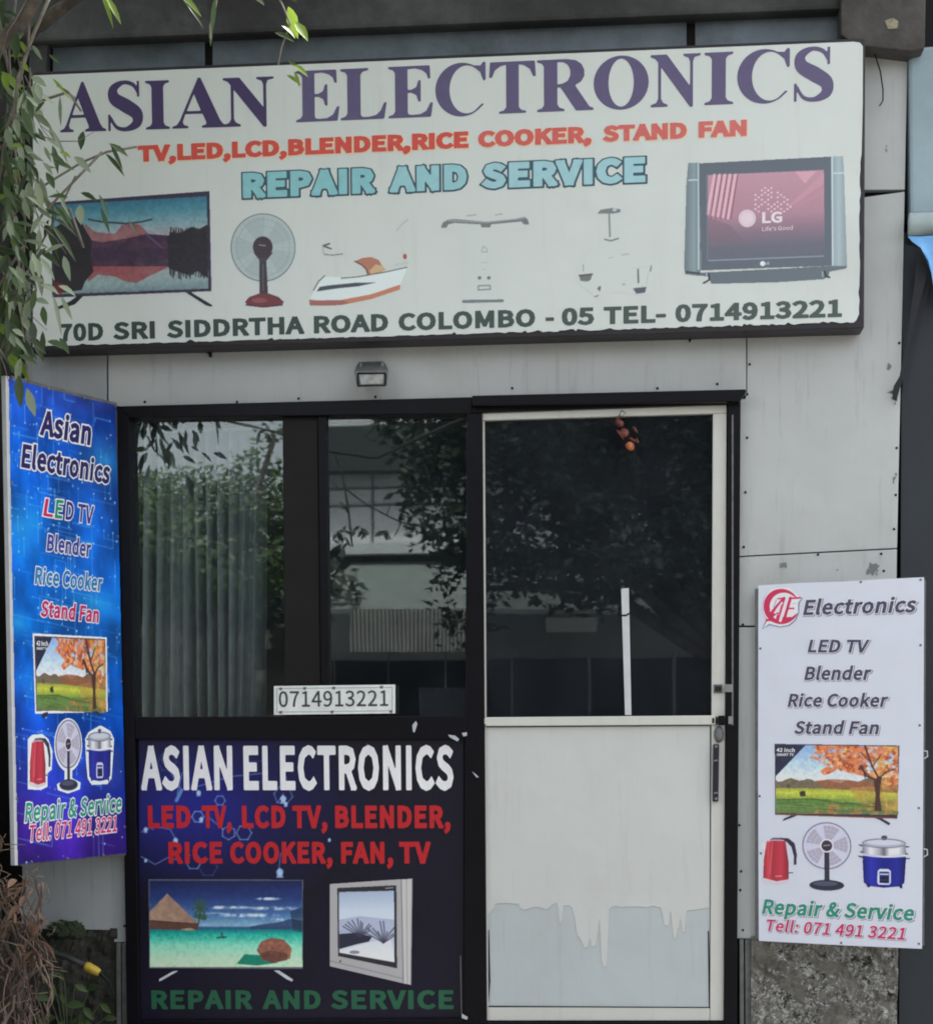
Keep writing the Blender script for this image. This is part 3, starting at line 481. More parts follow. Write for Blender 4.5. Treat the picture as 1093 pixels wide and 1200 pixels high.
# backing behind the cladding joints, the body of the building above and beside, and the dark room inside
bm = bmesh.new()
pL, pR = at(150, 700, .03)[0], at(858, 700, .03)[0]; wl, wr = at(22, 700, .03)[0], at(1050, 700, .03)[0]; zt = at(500, 478, .03)[2]; zf = at(500, 1200, .03)[2]
add_box(bm, wl, pL, .0305, .16, 0, 4.4); add_box(bm, pR, wr, .0305, .16, 0, 4.4); add_box(bm, pL, pR, .0305, .16, zt-.02, 3.35)
obj('backing_wall', bm, M_BLACK, SHOP)
bm = bmesh.new(); add_box(bm, wl, wr, .17, 3.6, 0, zf-.01); obj('inner_floor', bm, M_ROOM, SHOP)
bm = bmesh.new(); add_box(bm, wl, wl+.1, .16, 3.6, zf, 4.4); add_box(bm, wr-.1, wr, .16, 3.6, zf, 4.4); add_box(bm, wl+.1, wr-.1, 3.5, 3.6, zf, 3.4); obj('inner_wall', bm, M_ROOM, SHOP)
bm = bmesh.new(); add_box(bm, wl+.1, wr-.1, .16, 3.6, zt+.15, zt+.25); obj('inner_ceiling', bm, M_ROOM, SHOP)
bm = bmesh.new(); add_box(bm, wl-.05, wr+.05, -.45, 3.7, 4.4, 4.52); obj('roof', bm, M_CONC, SHOP, bevel=.01)
# transom strip above the sign: bluish panes in dark muntins
TR = [(60, 44), (985, 6), (985, 80), (60, 120)]
slab('transom_backing', [(30, 40), (1000, 0), (1000, 110), (30, 140)], .022, .006, M_BLACK, SHOP, 0)
M_TRANS = pmat('dusty_blue_pane', tuple(alb((84, 94, 102))), .45, noise=.35, scale=6, col2=(.06, .065, .07), thresh=(.5, .75))
for a, b in ((62, 240), (249, 804), (814, 984)):
    ya = lambda x: 46-(x-62)*36/923.0
    slab('transom_pane', [(a, ya(a)+1), (b, ya(b)+1), (b, ya(b)+60), (a, ya(a)+60)], .008, .008, M_TRANS, SHOP, .002)
# beam over the front, with the deeper block at its right end
slab('beam', [(-60, 52), (62, 47.5), (985, 10), (990, 9), (990, -520), (-60, -520)], -.05, .24, M_BEAM, SHOP, .012)
slab('beam_block', [(985, 40), (1000, 52), (1068, 60), (1083, 56), (1088, -200), (985, -200)], -.085, .3, pmat('brown_grimy_block', (.085, .078, .073), .85, noise=.4, scale=9, bump=.3, col2=(.04, .038, .036)), SHOP, .004)
slab('wall_end_post', [(34, 40), (57, 40), (50, 140), (34, 140)], -.02, .1, M_BEAM, SHOP, .004)
slab('peeled_paint_patch', [(1036, 24), (1046, 21), (1052, 25), (1051, 33), (1040, 34)], -.0875, .002, pmat('old_cream_paint', tuple(alb((125, 120, 100))), .8, noise=.5, scale=60), SHOP, 0)
# plinth under the cladding, mossy and flaking
def plinth(name, x0, x1, ptop, Y, mat, amp, lab=None):
    bm = bmesh.new(); a = at(x0, ptop, Y); b = at(x1, ptop, Y); nx, nz = 70, 60
    g = [[None]*(nx+1) for _ in range(nz+1)]
    for j in range(nz+1):
        for i in range(nx+1):
            x = a[0]+(b[0]-a[0])*i/nx; z = a[2]*(1-(j/nz)); q = Vector((x*9, 2.3, z*9)); d = mnoise.fractal(q, 1, 2, 5)*amp
            q2 = Vector((x*38, 7.3, z*38)); d += max(0, mnoise.fractal(q2, 1, 2, 3)-.1)*amp*.9
            g[j][i] = bm.verts.new((x, Y-d, z+(mnoise.noise(Vector((x*20, 0, 0)))*.006 if j == 0 else 0)))
    for j in range(nz):
        for i in range(nx): bm.faces.new((g[j+1][i], g[j+1][i+1], g[j][i+1], g[j][i]))
    top = [g[0][i] for i in range(nx+1)]; back = [bm.verts.new((v.co.x, Y+.18, v.co.z)) for v in top]
    for i in range(nx): bm.faces.new((top[i], top[i+1], back[i+1], back[i]))
    for col in (0, nx):
        s = [g[j][col] for j in range(nz+1)]; sb = [bm.verts.new((v.co.x, Y+.18, v.co.z)) for v in s]
        for j in range(nz): bm.faces.new((s[j], s[j+1], sb[j+1], sb[j]))
    o = obj(name, bm, mat, SHOP)
    if lab: o['label'] = lab
    return o
plinth('plinth', 880, 1052, 1098, -.02, M_LICHEN, .016, 'flaking lichen-spotted plinth')
plinth('plinth', -60, 139, 1086, .012, M_MOSS, .018, 'dark mossy plinth')
for a in ((866, 880), (136.5, 149.5)):
    y0 = 1101 if a[0] > 500 else 1105
    slab('edge_channel', [(a[0], y0), (a[0]+5, y0), (a[0]+6, 1380), (a[0]+1, 1380)], -.012, .05, M_DULL, SHOP, .002)
    slab('edge_channel', [(a[0]+6.5, y0), (a[1], y0), (a[1]+1, 1380), (a[0]+7.5, 1380)], -.004, .045, M_DULL, SHOP, .002)
slab('door_step', [(150, 1203), (866, 1203), (866, 1378), (150, 1378)], -.06, .35, M_CONC, SHOP, .01)
# screws that hold the cladding
scr = None
for q in ((875, 513), (873, 577), (871, 641), (864, 665), (875, 462), (1049, 700-120), (1050, 525), (1047, 620), (866, 967), (868, 1021), (870, 1090), (867, 1043), (958, 650), (1032, 649), (1035, 669), (870, 732), (1053, 402), (878, 427), (146, 1085), (141, 990), (170, 471), (278, 471), (350, 467), (440, 465), (600, 455), (770, 455), (840, 450), (300, 410)):
    c = at(*q, -.001)
    if scr is None:
        bm = bmesh.new(); add_lathe(bm, [(.0042, 0), (.0042, .0015), (.0025, .003)], Matrix.Translation(c) @ Matrix.Rotation(math.pi/2, 4, 'X'), 8)
        scr = obj('screw', bm, M_POST, SHOP); c0 = c
    else:
        s2 = scr.copy(); COL.objects.link(s2); s2.location = Vector(scr.location)+Vector(c-c0)
# scuffs on the right hand panel
# a scuff keeps to one connected patch
def smear(pl, parent, x0, y0, x1, y1, seed, c, lo, name='stain', h=.0012, bg=None):
    p = Print(x0, y0, x1, y1, 1.2); n = vnoise((p.X, p.Y), 16, seed, 5, .7)
    e = np.minimum(np.minimum(p.X-x0, x1-p.X)/(x1-x0), np.minimum(p.Y-y0, y1-p.Y)/(y1-y0))*4
    m = np.clip((n-lo+np.clip(e-1, -1, 0)*.35)*12, 0, 1); p.C[:] = c
    on = m > .4; lab = np.zeros(on.shape, int); k = 0; size = {}
    for j, i in zip(*np.nonzero(on)):
        if lab[j, i]: continue
        k += 1; st = [(j, i)]; lab[j, i] = k; size[k] = 0
        while st:
            y, x = st.pop(); size[k] += 1
            for yy, xx in ((y+1, x), (y-1, x), (y, x+1), (y, x-1)):
                if 0 <= yy < on.shape[0] and 0 <= xx < on.shape[1] and on[yy, xx] and not lab[yy, xx]: lab[yy, xx] = k; st.append((yy, xx))
    if not size: return None
    p.A = m*(lab == max(size, key=size.get)); return p.emit(name, pl, parent, h, rough=.7)
PW = facade(0)
smear(PW, SHOP, 902, 655, 932, 676, 3, (98, 103, 102), .52); smear(PW, SHOP, 948, 655, 1000, 676, 5, (104, 108, 106), .56); smear(PW, SHOP, 1000, 655, 1034, 680, 8, (95, 98, 97), .5)
smear(PW, SHOP, 1034, 452, 1054, 482, 11, (70, 72, 72), .47); smear(PW, SHOP, 1036, 380, 1054, 440, 12, (96, 98, 96), .55); smear(PW, SHOP, 1042, 520, 1053, 640, 14, (100, 102, 100), .55)
smear(PW, SHOP, 1022, 120, 1060, 210, 16, (112, 114, 112), .6)
# small flanges on the wall beside the window head
# ---- dark window frame
Yf = -.035
bm = bmesh.new()
add_slab(bm, [(137, 476), (553, 465.2), (553, 484.3), (152, 489.5)], Yf, .095)                    # head
add_slab(bm, [(137, 476.3), (151.6, 489.7), (164, 1205), (149, 1205)], Yf+.0005, .095)               # left jamb
add_slab(bm, [(547, 484.8), (565, 484), (570.5, 1205), (543, 1205)], Yf+.001, .095)                # middle mullion
add_slab(bm, [(158, 840), (545.5, 838.6), (544.5, 866), (158.5, 866)], Yf+.0015, .09)             # sill rail
add_slab(bm, [(164, 1196), (543, 1194), (543, 1206), (164, 1206)], Yf+.002, .09)                  # bottom rail
WIN = obj('shop_window', bm, M_FRAME, SHOP, bevel=.0025)
bm = bmesh.new(); add_slab(bm, [(331, 486), (372, 485), (376, 840), (334, 840)], -.008, .03); obj('sash_stile', bm, M_POST, WIN, bevel=.002)
bm = bmesh.new(); add_slab(bm, [(372.4, 485), (382, 485), (386.5, 840), (376.6, 840)], -.018, .04); obj('sash_stile', bm, M_FRAME, WIN, bevel=.002)
slab('window_pane', [(150, 486), (333, 484), (336, 842), (156, 842)], .012, .004, M_GLASS, WIN, 0)
slab('window_pane', [(380, 482), (548, 480), (548, 842), (384, 842)], .006, .004, M_GLASS, WIN, 0)
slab('lower_panel', [(160, 864), (545, 864), (545, 1198), (162, 1198)], -.006, .02, M_FRAME, WIN, 0)
# ---- door
DP = -.022
bm = bmesh.new()
add_slab(bm, [(853, 470), (867.5, 470), (863, 1205), (847.6, 1205)], Yf+.0008, .095)
add_slab(bm, [(553.6, 465), (868, 457.5), (866, 473), (553.6, 484)], Yf-.0003, .095)
add_slab(bm, [(566, 1198), (848, 1198), (848, 1206), (566, 1206)], Yf+.002, .09)
DFR = obj('door_frame', bm, M_FRAME, SHOP, bevel=.0025)
slab('head_flashing', [(553, 463.5), (873.5, 456), (874, 459), (866, 471), (857, 470.5), (553, 475.5)], -.065, .029, M_FRAME, DFR, .003)
slab('jamb_glint', [(857, 486), (859, 486), (859, 850), (857, 850)], -.0385, .004, M_DULL, DFR, 0)  # painted highlight: the light line along the jamb, laid on as a strip
bm = bmesh.new()
add_slab(bm, [(564.5, 484), (851, 474.5), (851, 484), (564.7, 492.5)], DP, .04)
add_slab(bm, [(835, 484.6), (851, 484.2), (847.5, 1196), (831.5, 1196)], DP+.0006, .04)
add_slab(bm, [(565, 493), (567.3, 493), (571.5, 1196), (568.5, 1196)], DP+.0006, .04)
add_slab(bm, [(571, 1180.5), (831.2, 1181), (831.2, 1196), (571.2, 1196)], DP+.001, .04)
DOOR = obj('door', bm, M_DOORFRAME, SHOP, bevel=.0025)
slab('door_glass', [(567.3, 492), (835.2, 484), (834.6, 842), (569, 842)], DP+.018, .005, M_DGLASS, DOOR, 0)
slab('middle_rail', [(567, 842), (570, 840.5), (838, 838.3), (838, 849.2), (570, 851), (567, 848)], DP-.012, .05, M_DOORFRAME, DOOR, .003)
slab('kick_panel', [(569.3, 851.5), (831.6, 849.8), (831.2, 1180.3), (571.2, 1180)], DP+.006, .02, M_DOORBLUE, DOOR, 0)
Z = lambda x, y: (540+x/3.158, 820+y/3.158)
edge = [(105, 792), (124, 768), (126, 756), (168, 752), (212, 756), (220, 770), (232, 779), (250, 773), (268, 767), (300, 769), (312, 776), (324, 774), (336, 760), (352, 750), (358, 765), (361, 800), (364, 824), (370, 829), (374, 812), (378, 764), (400, 760), (412, 772), (420, 798), (425, 840), (430, 872), (440, 884), (448, 896), (456, 918), (466, 918), (472, 900), (477, 880), (482, 905), (488, 914), (498, 912), (503, 880), (508, 840), (512, 812), (516, 870), (520, 962), (525, 984), (530, 991), (538, 985), (541, 960), (545, 850), (548, 772), (566, 765), (600, 767), (650, 766), (690, 769), (712, 763), (738, 770), (746, 800), (752, 834), (768, 838), (774, 782), (779, 800), (783, 860), (788, 885), (796, 884), (800, 850), (806, 842), (812, 800), (818, 860), (828, 861), (831, 800), (836, 780), (870, 776), (914, 771)]
film = []; rf = random.Random(8)
for (xa, ya), (xb, yb2) in zip(edge, edge[1:]+[edge[-1]]):     # ragged: little nicks between the drawn corners
    n_ = max(1, int(math.hypot(xb-xa, yb2-ya)/7))
    for i in range(n_): film.append(Z(xa+(xb-xa)*i/n_+rf.uniform(-.8, .8), ya+(yb2-ya)*i/n_+rf.uniform(-1.6, 1.6)))
fpts = [(570.3, 852.5), (831, 850.6), (830.6, film[-1][1])]+film[::-1]+[(571, film[0][1]+2)]
slab('torn_film', fpts, DP+.0045, .0012, M_DOOR, DOOR, 0)
slab('torn_edge_shade', [(570.6, 1050), (831, 1050), (830.6, film[-1][1]+.8)]+[(x+.12, y+.5) for x, y in film[::-1]]+[(571.2, film[0][1]+2.6)], DP+.0052, .0006, pmat('film_edge_shade', (.30, .32, .31), .8), DOOR, 0)  # shadow line of the film edge, laid in as a thin grey copy
for q in ([(829, 1091), (830.3, 1091), (832.5, 1180), (830.2, 1180)], [(572, 1090), (573, 1090), (574.5, 1150), (572.5, 1176)]): slab('panel_crack', q, DP+.0042, .001, M_BLACK, DOOR, 0)
slab('panel_crack', [(572, 1178.6), (832, 1180.2), (832, 1181.3), (572, 1180)], DP-.0005, .001, M_POST, DOOR, 0)
slab('panel_crack', [(570, 851.3), (831, 849.6), (831, 850.5), (570, 852.3)], DP-.0006, .001, M_POST, DOOR, 0)
hb = slab('pull_handle', [(835.3, 872), (842.5, 872), (841.5, 939.5), (834.5, 939.5)], DP-.016, .016, pmat('violet_black_handle', (.012, .009, .022), .35), DOOR, .004)
for yy in (875, 936):
    bm = bmesh.new(); add_lathe(bm, [(.005, 0), (.005, .002), (.003, .004)], Matrix.Translation(at(838.6, yy, DP-.016)) @ Matrix.Rotation(math.pi/2, 4, 'X'), 10); obj('handle_screw', bm, M_METAL, hb)
for yy in (891, 929): slab('wear_mark', [(836, yy), (840, yy-1), (841.5, yy+1), (840, yy+.6), (836, yy+1.3)], DP-.0165, .0006, M_METAL, hb, 0)
bm = bmesh.new(); c = at(842, 860.5, DP); add_lathe(bm, [(.016, 0), (.017, .006), (.014, .012), (.006, .016)], Matrix.Translation(c) @ Matrix.Rotation(math.pi/2, 4, 'X') @ Matrix.Diagonal((.95, 1.6, 1, 1)), 16); obj('lock_knob', bm, M_DULL, DOOR, smooth=True)
def hasp(y, x0, x1, xs):
    hs = slab('hasp', rect(x0, y-5, x0+10, y+5), DP-.006, .006, M_DULL, DOOR, .001)
    slab('staple', rect(x0+2, y-3, x0+4.5, y+3), DP-.014, .008, M_BLACK, hs, .001); slab('staple', rect(x0+6, y-3, x0+8.5, y+3), DP-.014, .008, M_BLACK, hs, .001)
    slab('hasp_plate', rect(xs, y-5, x1, y+4), Yf-.006, .006, M_METAL, hs, .001)
hasp(807, 836, 858, 849)
hasp(844.5, 832, 858, 853); slab('hasp_body', rect(841.5, 838.5, 849, 850), DP-.022, .012, M_FRAME, DOOR, .002)
# ------------------------------------------------------------------ curtain behind the left pane
bm = bmesh.new(); nx = 260; rows = [(488, .0), (520, .0), (600, .1), (700, .25), (790, .4), (838, .5), (900, .6)]
ph = 0; cols = []
for i in range(nx+1):
    u = i/nx; ph += (2*math.pi/nx)*(11.5+3*mnoise.noise(Vector((u*5, 0, 3)))); cols.append((u, ph))
g = []
for py, k in rows:
    r = []
    for u, f in cols:
        px = 150+u*(162)-k*8*math.sin(u*9); a = at(px, py, .10); d = .036*math.sin(f)*(1+.5*math.sin(u*13+k))+.006*math.sin(f*2.3+k*2)
        r.append(bm.verts.new((a[0], .125+d, a[2])))
    g.append(r)
for r, q in zip(g, g[1:]):
    for i in range(nx): bm.faces.new((r[i], q[i], q[i+1], r[i+1]))
cu = obj('curtain', bm, M_CURTAIN, loc=tuple(at(240, 900, .1)), smooth=True)
tag(cu, 'grey pleated curtain hanging behind the left window pane', 'curtain')
bm = bmesh.new(); add_tube(bm, [at(190, 505, .07), at(340, 501, .07)], .006, 8); tag(obj('curtain_rod', bm, M_WHITEP, loc=tuple(at(265, 503, .07))), 'thin pale rod across the top of the curtain', 'curtain rod')

# ------------------------------------------------------------------ main sign
YS = -.105; PS = facade(YS); GS = .58
SIGN = thing('shop_sign', at(525, 400, -.05), 'wide white signboard with purple serif lettering above the shop front', 'sign')
slab('sign_frame', [(36, 84.5), (1013.5, 44.5), (1012, 384.5), (36, 411.5)], YS+.004, .095, pmat('dark_sign_frame', (.017, .013, .019), .5, noise=.4, scale=20), SIGN, .004)
rg = random.Random(4); bot = []
x = 1000
while x > 60:
    yb = 378.5+(1000-x)*(405.5-378.5)/925.0
    if 560 < x < 800: yb -= rg.choice([0, .3, .8, 1.4, 2.6, .6]) if x > 590 else rg.random()*1.5
    elif x >= 800: yb -= rg.random()*1.6*(1 if rg.random() > .4 else 2)
    else: yb -= rg.random()*1.2+(rg.random() < .06)*2.5
    bot.append((x, yb)); x -= rg.uniform(2, 7)
face = [(39, 88.4), (1000, 48.8), (1007, 50), (1010.5, 54), (1010.3, 120), (1009, 180)]+[(1008.5-(yy-180)*.012+rg.uniform(-1.6, .2), yy) for yy in range(190, 362, 9)]+[(1006, 368), (1003, 375)]+bot+[(39, 406.5)]
slab('sign_sheet', face, YS, .003, M_SIGNWHITE, SIGN, 0)
lerp3 = lambda a, b, t: tuple(int(round(p_+(q_-p_)*t)) for p_, q_ in zip(a, b))     # veiling glare put into the ink colours, stronger to the right
def tS(s, l, r, top, c, **k): return text(PS, SIGN, s, l, r, top, c, g=GS, h=k.pop('h', .0006), **k)
A1 = [(71, 125.5), (128, 169), (172, 200.5), (203, 267), (262.5, 322)]
base = 71; sc_ = 100/57.0
def serif_word(s, ext, yl, yr, tl, PURP):
    x0 = ext[0][0]; e = [((a-x0)*sc_, (b-x0)*sc_) for a, b in ext]
    text(PS, SIGN, s, (x0, yl), (ext[-1][1], yr), tl, PURP, h=.0006, g=GS, serif=e, res=44, rough=.4)
serif_word('ASIAN', A1, 155.3, 147, 98.5, (52, 41, 76))
serif_word('ELECTRONICS', [(347, 399.5), (400.5, 456), (458, 511), (514, 573.5), (577.5, 632.5), (633.5, 700), (700, 764), (766, 824), (828, 861.5), (866, 926), (931, 976)], 143.5, 117, 83.5, (74, 66, 96))
YEL = [(11, (200, 174, 146), 7, -8)]
for s, x0, x1 in (('TV,LED,LCD,BLENDER,RICE', 162, 549), ('COOKER,', 560, 693), ('STAND', 705.5, 804.5), ('FAN', 818, 874.5)):
    yb = lambda x: 190-(x-162)*(190-159.3)/712.0
    tS(s, (x0, yb(x0)), (x1, yb(x1)), yb(x0)-19, lerp3((172, 64, 54), (172, 88, 84), (x0-162)/660), weight=25, halo=YEL, track=10)
for s, x0, x1 in (('REPAIR', 283, 442), ('AND', 454.5, 549), ('SERVICE', 562, 758)):
    yb = lambda x: 232.5-(x-283)*(232.5-213.5)/475.0
    tS(s, (x0+2, yb(x0)), (x1-2, yb(x1)), yb(x0)-29.5, lerp3((112, 162, 166), (132, 168, 174), (x0-283)/280), weight=27, halo=[(19, (48, 72, 82), 2, -3)], track=34)
for s, x0, x1 in (('70D', 70, 121.5), ('SRI', 133, 182), ('SIDDRTHA', 196, 357), ('ROAD', 368, 455), ('COLOMBO', 467, 627), ('-', 639, 649), ('05', 658, 696), ('TEL-', 707, 780), ('0714913221', 791, 986)):
    yb = lambda x: 400.3-(x-70)*(400.3-371.5)/915.0
    tS(s, (x0, yb(x0)), (x1, yb(x1)), yb(x0)-20.5, lerp3((38, 54, 50), (58, 70, 66), (x0-70)/720), weight=18, track=14)
# printed pictures on the sign
p = Print(56, 220, 252, 364, 1.3)
p.poly([(60, 237), (246, 223.5), (248.3, 341.5), (61, 349)], (48, 44, 62)); p.poly([(63, 240), (242.5, 230), (244.5, 338), (64, 345)], (50, 44, 52))
yy = np.clip((p.Y-(240-(p.X-63)*.052))/106.0, 0, 1); scn = np.zeros(p.C.shape)
for k in range(3): scn[..., k] = np.interp(yy, [0, .12, .3, .42, .5, .62, .8, .9, 1], [[48, 66, 118, 140, 62, 62, 128, 122, 100], [96, 116, 140, 130, 44, 44, 138, 140, 120], [116, 130, 146, 134, 62, 56, 140, 142, 124]][k])
w, m = p.cover([(63, 240), (242.5, 230), (244.5, 338), (64, 345)]); p.blend(w, m, scn)
n = vnoise((p.X, p.Y), 9, 3); n2 = vnoise((p.X, p.Y), 4, 9)
p.poly([(100, 262), (112, 272), (135, 274), (143, 264), (152, 260), (165, 264), (176, 276), (200, 280), (200, 292), (100, 290)], (120, 68, 70), .5+.5*n)
p.poly([(100, 312), (112, 308), (200, 312), (178, 322), (160, 332), (148, 330), (135, 324), (115, 322), (104, 330)], (126, 62, 66), .6+.4*n)
p.poly([(100, 280), (120, 284), (150, 279), (172, 274), (200, 276), (200, 312), (100, 312)], (54, 40, 58), np.clip(.4+n, 0, 1))
dl = [(63, 268), (72, 262), (82, 258), (90, 254), (97, 262), (102, 272), (108, 282), (106, 300), (110, 318), (100, 330), (96, 340), (64, 344)]; p.poly(dl, (34, 32, 36), .97)
dr = [(196, 278), (202, 272), (212, 273), (224, 266), (234, 268), (243.3, 263), (244, 326), (232, 318), (220, 322), (208, 318), (198, 314)]; p.poly(dr, (38, 36, 42), .97)
for i in range(40):
    xx = RNG.uniform(198, 243); p.line([(xx, RNG.uniform(266, 274)), (xx, 285)], 1.4, (36, 36, 40), .9); p.line([(xx, 312), (xx, RNG.uniform(318, 327))], 1.3, (38, 38, 44), .8)
p.line([(104, 257), (120, 260), (148, 262), (166, 260), (178, 257)], 2, (44, 48, 56)); p.line([(172, 275), (190, 290)], 1.2, (130, 120, 170), .5)
p.poly([(64, 330), (80, 334), (72, 346), (64, 345)], (110, 40, 44), .7)
p.poly([(217, 342.5), (224, 342), (249.5, 357.5), (248, 360), (241, 358)], (38, 38, 48)); p.poly([(92, 346), (98, 347), (88, 357), (68, 363), (66, 360), (82, 353)], (30, 30, 36)); p.line([(148, 342), (162, 341.6)], 1.2, (110, 108, 120), .8)
p.texture(61, .16, 4); p.emit('printed_television', PS, SIGN, .0006, GS)
p = Print(266, 244, 352, 364, 1.6, bg=(172, 177, 173))
p.ell(308.5, 290, 38, 40, (150, 162, 162)); rr = np.hypot(p.X-308.5, (p.Y-290)*.95)
for i in range(5): p.poly([(308, 290)]+ellp(308.5, 290, 34, 36, i*72+10, i*72+58, 12), (136, 148, 150), .5)
p.ring(308.5, 290, 37.5, 39.5, 1.3, (96, 106, 106)); p.ring(308.5, 290, 31, 33, .8, (128, 138, 138), .7); p.ring(308.5, 290, 24, 25, .7, (130, 140, 140), .5)
for i in range(36): a = i*10; p.line([ellp(308.5, 290, 14, 14, a, a+1, 2)[0], ellp(308.5, 290, 37, 39, a, a+1, 2)[0]], .6, (128, 138, 140), .35)
p.poly([(304, 302), (312, 302), (314.5, 347), (304, 347)], (56, 54, 60)); p.poly([(297, 296), (320, 296), (312, 306), (305, 306)], (64, 58, 62)); p.ell(308, 289.5, 11.6, 12.5, (58, 50, 56)); p.line([(304, 287), (311, 288)], 1.2, (150, 150, 155), .8)
p.poly([(287, 354), (292, 348), (303, 344), (316, 344), (327, 348), (333, 354), (330, 358), (309, 360), (290, 358)], (96, 52, 56)); p.ell(304, 352, 9, 3, (140, 84, 86), .6); p.line([(288, 357.5), (309, 360), (331, 357.5)], 1.3, (64, 40, 46)); p.line([(308.5, 310), (308.5, 340)], 1, (120, 116, 124), .6)
p.emit('printed_fan', PS, SIGN, .0006, GS)
Q = lambda x, y: (260+x/4.0, 200+y/4.0)
p = Print(358, 250, 484, 362, 1.5, bg=(172, 177, 173)); q = lambda L: [Q(*t) for t in L]
p.poly(q([(410, 600), (440, 545), (480, 495), (600, 500), (870, 455), (836, 545), (700, 590), (560, 612), (440, 608)]), (188, 198, 198), .8)
p.poly(q([(408, 605), (412, 632), (480, 634), (560, 630), (700, 602), (836, 556), (836, 534), (700, 580), (560, 606), (450, 608)]), (138, 88, 82)); p.poly(q([(560, 606), (700, 580), (836, 534), (836, 556), (700, 602), (600, 622)]), (170, 112, 84), .8)
p.poly(q([(445, 566), (458, 545), (500, 538), (620, 526), (724, 524), (640, 542), (540, 552)]), (62, 68, 76)); p.line(q([(430, 560), (452, 520), (482, 492)]), 1.6, (98, 104, 106)); p.line(q([(560, 504), (640, 497), (760, 476), (868, 452)]), 1.3, (78, 82, 80))
p.poly(q([(622, 425), (660, 408), (700, 404), (735, 418), (752, 445), (770, 466), (720, 482), (684, 487), (676, 460), (655, 440)]), (150, 102, 84)); p.poly(q([(690, 470), (720, 440), (752, 445), (770, 466), (700, 484)]), (178, 158, 120), .8); p.line(q([(622, 425), (655, 442), (676, 462), (684, 487)]), 1.5, (70, 56, 52))
p.line(q([(505, 342), (474, 352), (512, 366)]), 2.2, (74, 82, 84)); p.line(q([(480, 392), (520, 396), (566, 390)]), 1.6, (112, 118, 114)); p.line(q([(474, 352), (474, 378), (484, 396)]), 1.1, (130, 138, 136)); p.ell(*Q(858, 402), 2.4, 3.6, (150, 78, 70)); p.line(q([(820, 280), (845, 250), (872, 228)]), 3, (150, 160, 160), .7); p.line(q([(815, 440), (870, 432)]), 3, (158, 166, 166), .8)
p.emit('printed_iron', PS, SIGN, .0006, GS)
p = Print(508, 240, 626, 360, 1.3, bg=(172, 177, 173)); Q2 = lambda x, y: (490+x/3.526, 200+y/3.526); q = lambda L: [Q2(*t) for t in L]
p.poly(q([(95, 215), (140, 196), (280, 176), (420, 186), (462, 212), (440, 236), (366, 262), (362, 470), (352, 545), (182, 549), (176, 470), (172, 262), (98, 240)]), (170, 176, 172), 1)
p.poly(q([(92, 236), (102, 215), (122, 202), (150, 200), (280, 211), (400, 200), (440, 190), (452, 200), (458, 222), (436, 222), (425, 210), (300, 222), (298, 234), (260, 234), (258, 222), (150, 216), (124, 222), (116, 236)]), (98, 102, 104)); p.line(q([(125, 206), (280, 214), (440, 196)]), 1.4, (140, 144, 146), .8)
for a, b, c in ((200, 184, 238), (320, 180, 346)): p.line(q([(a, b+2), (c, b-2)]), 1.4, (132, 138, 138))
p.line(q([(262, 332), (268, 312), (280, 320), (286, 336), (262, 336)]), 1.1, (128, 138, 140), .8)
for x_ in (253, 291): p.ell(*Q2(x_, 443), 2.2, 2, (92, 98, 102))
p.line(q([(248, 476), (296, 474), (298, 490), (248, 493), (248, 476)]), 1.6, (110, 118, 122)); p.line(q([(262, 380), (288, 379)]), 1.1, (150, 160, 160)); p.line(q([(265, 408), (282, 407)]), 1, (150, 160, 160)); p.poly(q([(180, 538), (186, 534), (350, 532), (356, 540), (350, 543), (182, 547)]), (96, 104, 106))
p.emit('printed_rice_cooker', PS, SIGN, .0006, GS, grain=.3)
p = Print(672, 238, 768, 352, 1.3, bg=(172, 177, 173))
p.poly(q([(735, 180), (750, 158), (836, 150), (842, 178), (815, 200), (832, 292), (870, 340), (974, 380), (966, 500), (930, 516), (880, 512), (820, 500), (750, 530), (660, 470), (650, 400), (760, 290), (770, 200)]), (170, 176, 172), 1); p.poly(q([(738, 178), (752, 162), (800, 154), (835, 160), (834, 172), (800, 178)]), (100, 106, 108)); p.ell(*Q2(810, 162), 2.5, 1.8, (160, 166, 166)); p.line(q([(788, 180), (791, 272)]), 1.7, (96, 104, 106)); p.line(q([(770, 284), (795, 290), (826, 280)]), 1.7, (98, 104, 104)); p.line(q([(840, 348), (868, 344)]), 1.2, (140, 148, 148)); p.line(q([(785, 360), (805, 358)]), 1.1, (150, 158, 158))
p.poly(q([(662, 430), (720, 424), (712, 450), (700, 458), (670, 456)]), (96, 98, 96)); p.line(q([(665, 434), (718, 428)]), 1.4, (60, 66, 66)); p.line(q([(681, 388), (681, 414)]), 1.1, (120, 128, 130)); p.line(q([(742, 488), (750, 480), (748, 495)]), 1.7, (70, 78, 78)); p.line(q([(728, 522), (742, 516)]), 1.4, (100, 108, 108)); p.poly(q([(886, 486), (942, 480), (936, 504), (900, 509)]), (74, 80, 86)); p.line(q([(907, 408), (909, 462)]), 1.9, (82, 90, 94)); p.line(q([(962, 394), (958, 414)]), 1.6, (92, 100, 102)); p.line(q([(880, 404), (962, 396)]), .8, (158, 166, 168)); p.line(q([(942, 470), (950, 420)]), .8, (150, 160, 162)); p.ell(*Q2(848, 470), 2, 1.4, (140, 146, 146))
p.emit('printed_blender', PS, SIGN, .0006, GS, grain=.3)
Q3 = lambda x, y: (780+x/4.554, 160+y/4.554); q = lambda L: [Q3(*t) for t in L]
p = Print(800, 180, 994, 336, 1.4, bg=(172, 177, 173)); p.unit(Q3(100, 140), Q3(965, 100), Q3(100, 790)); p.T = None
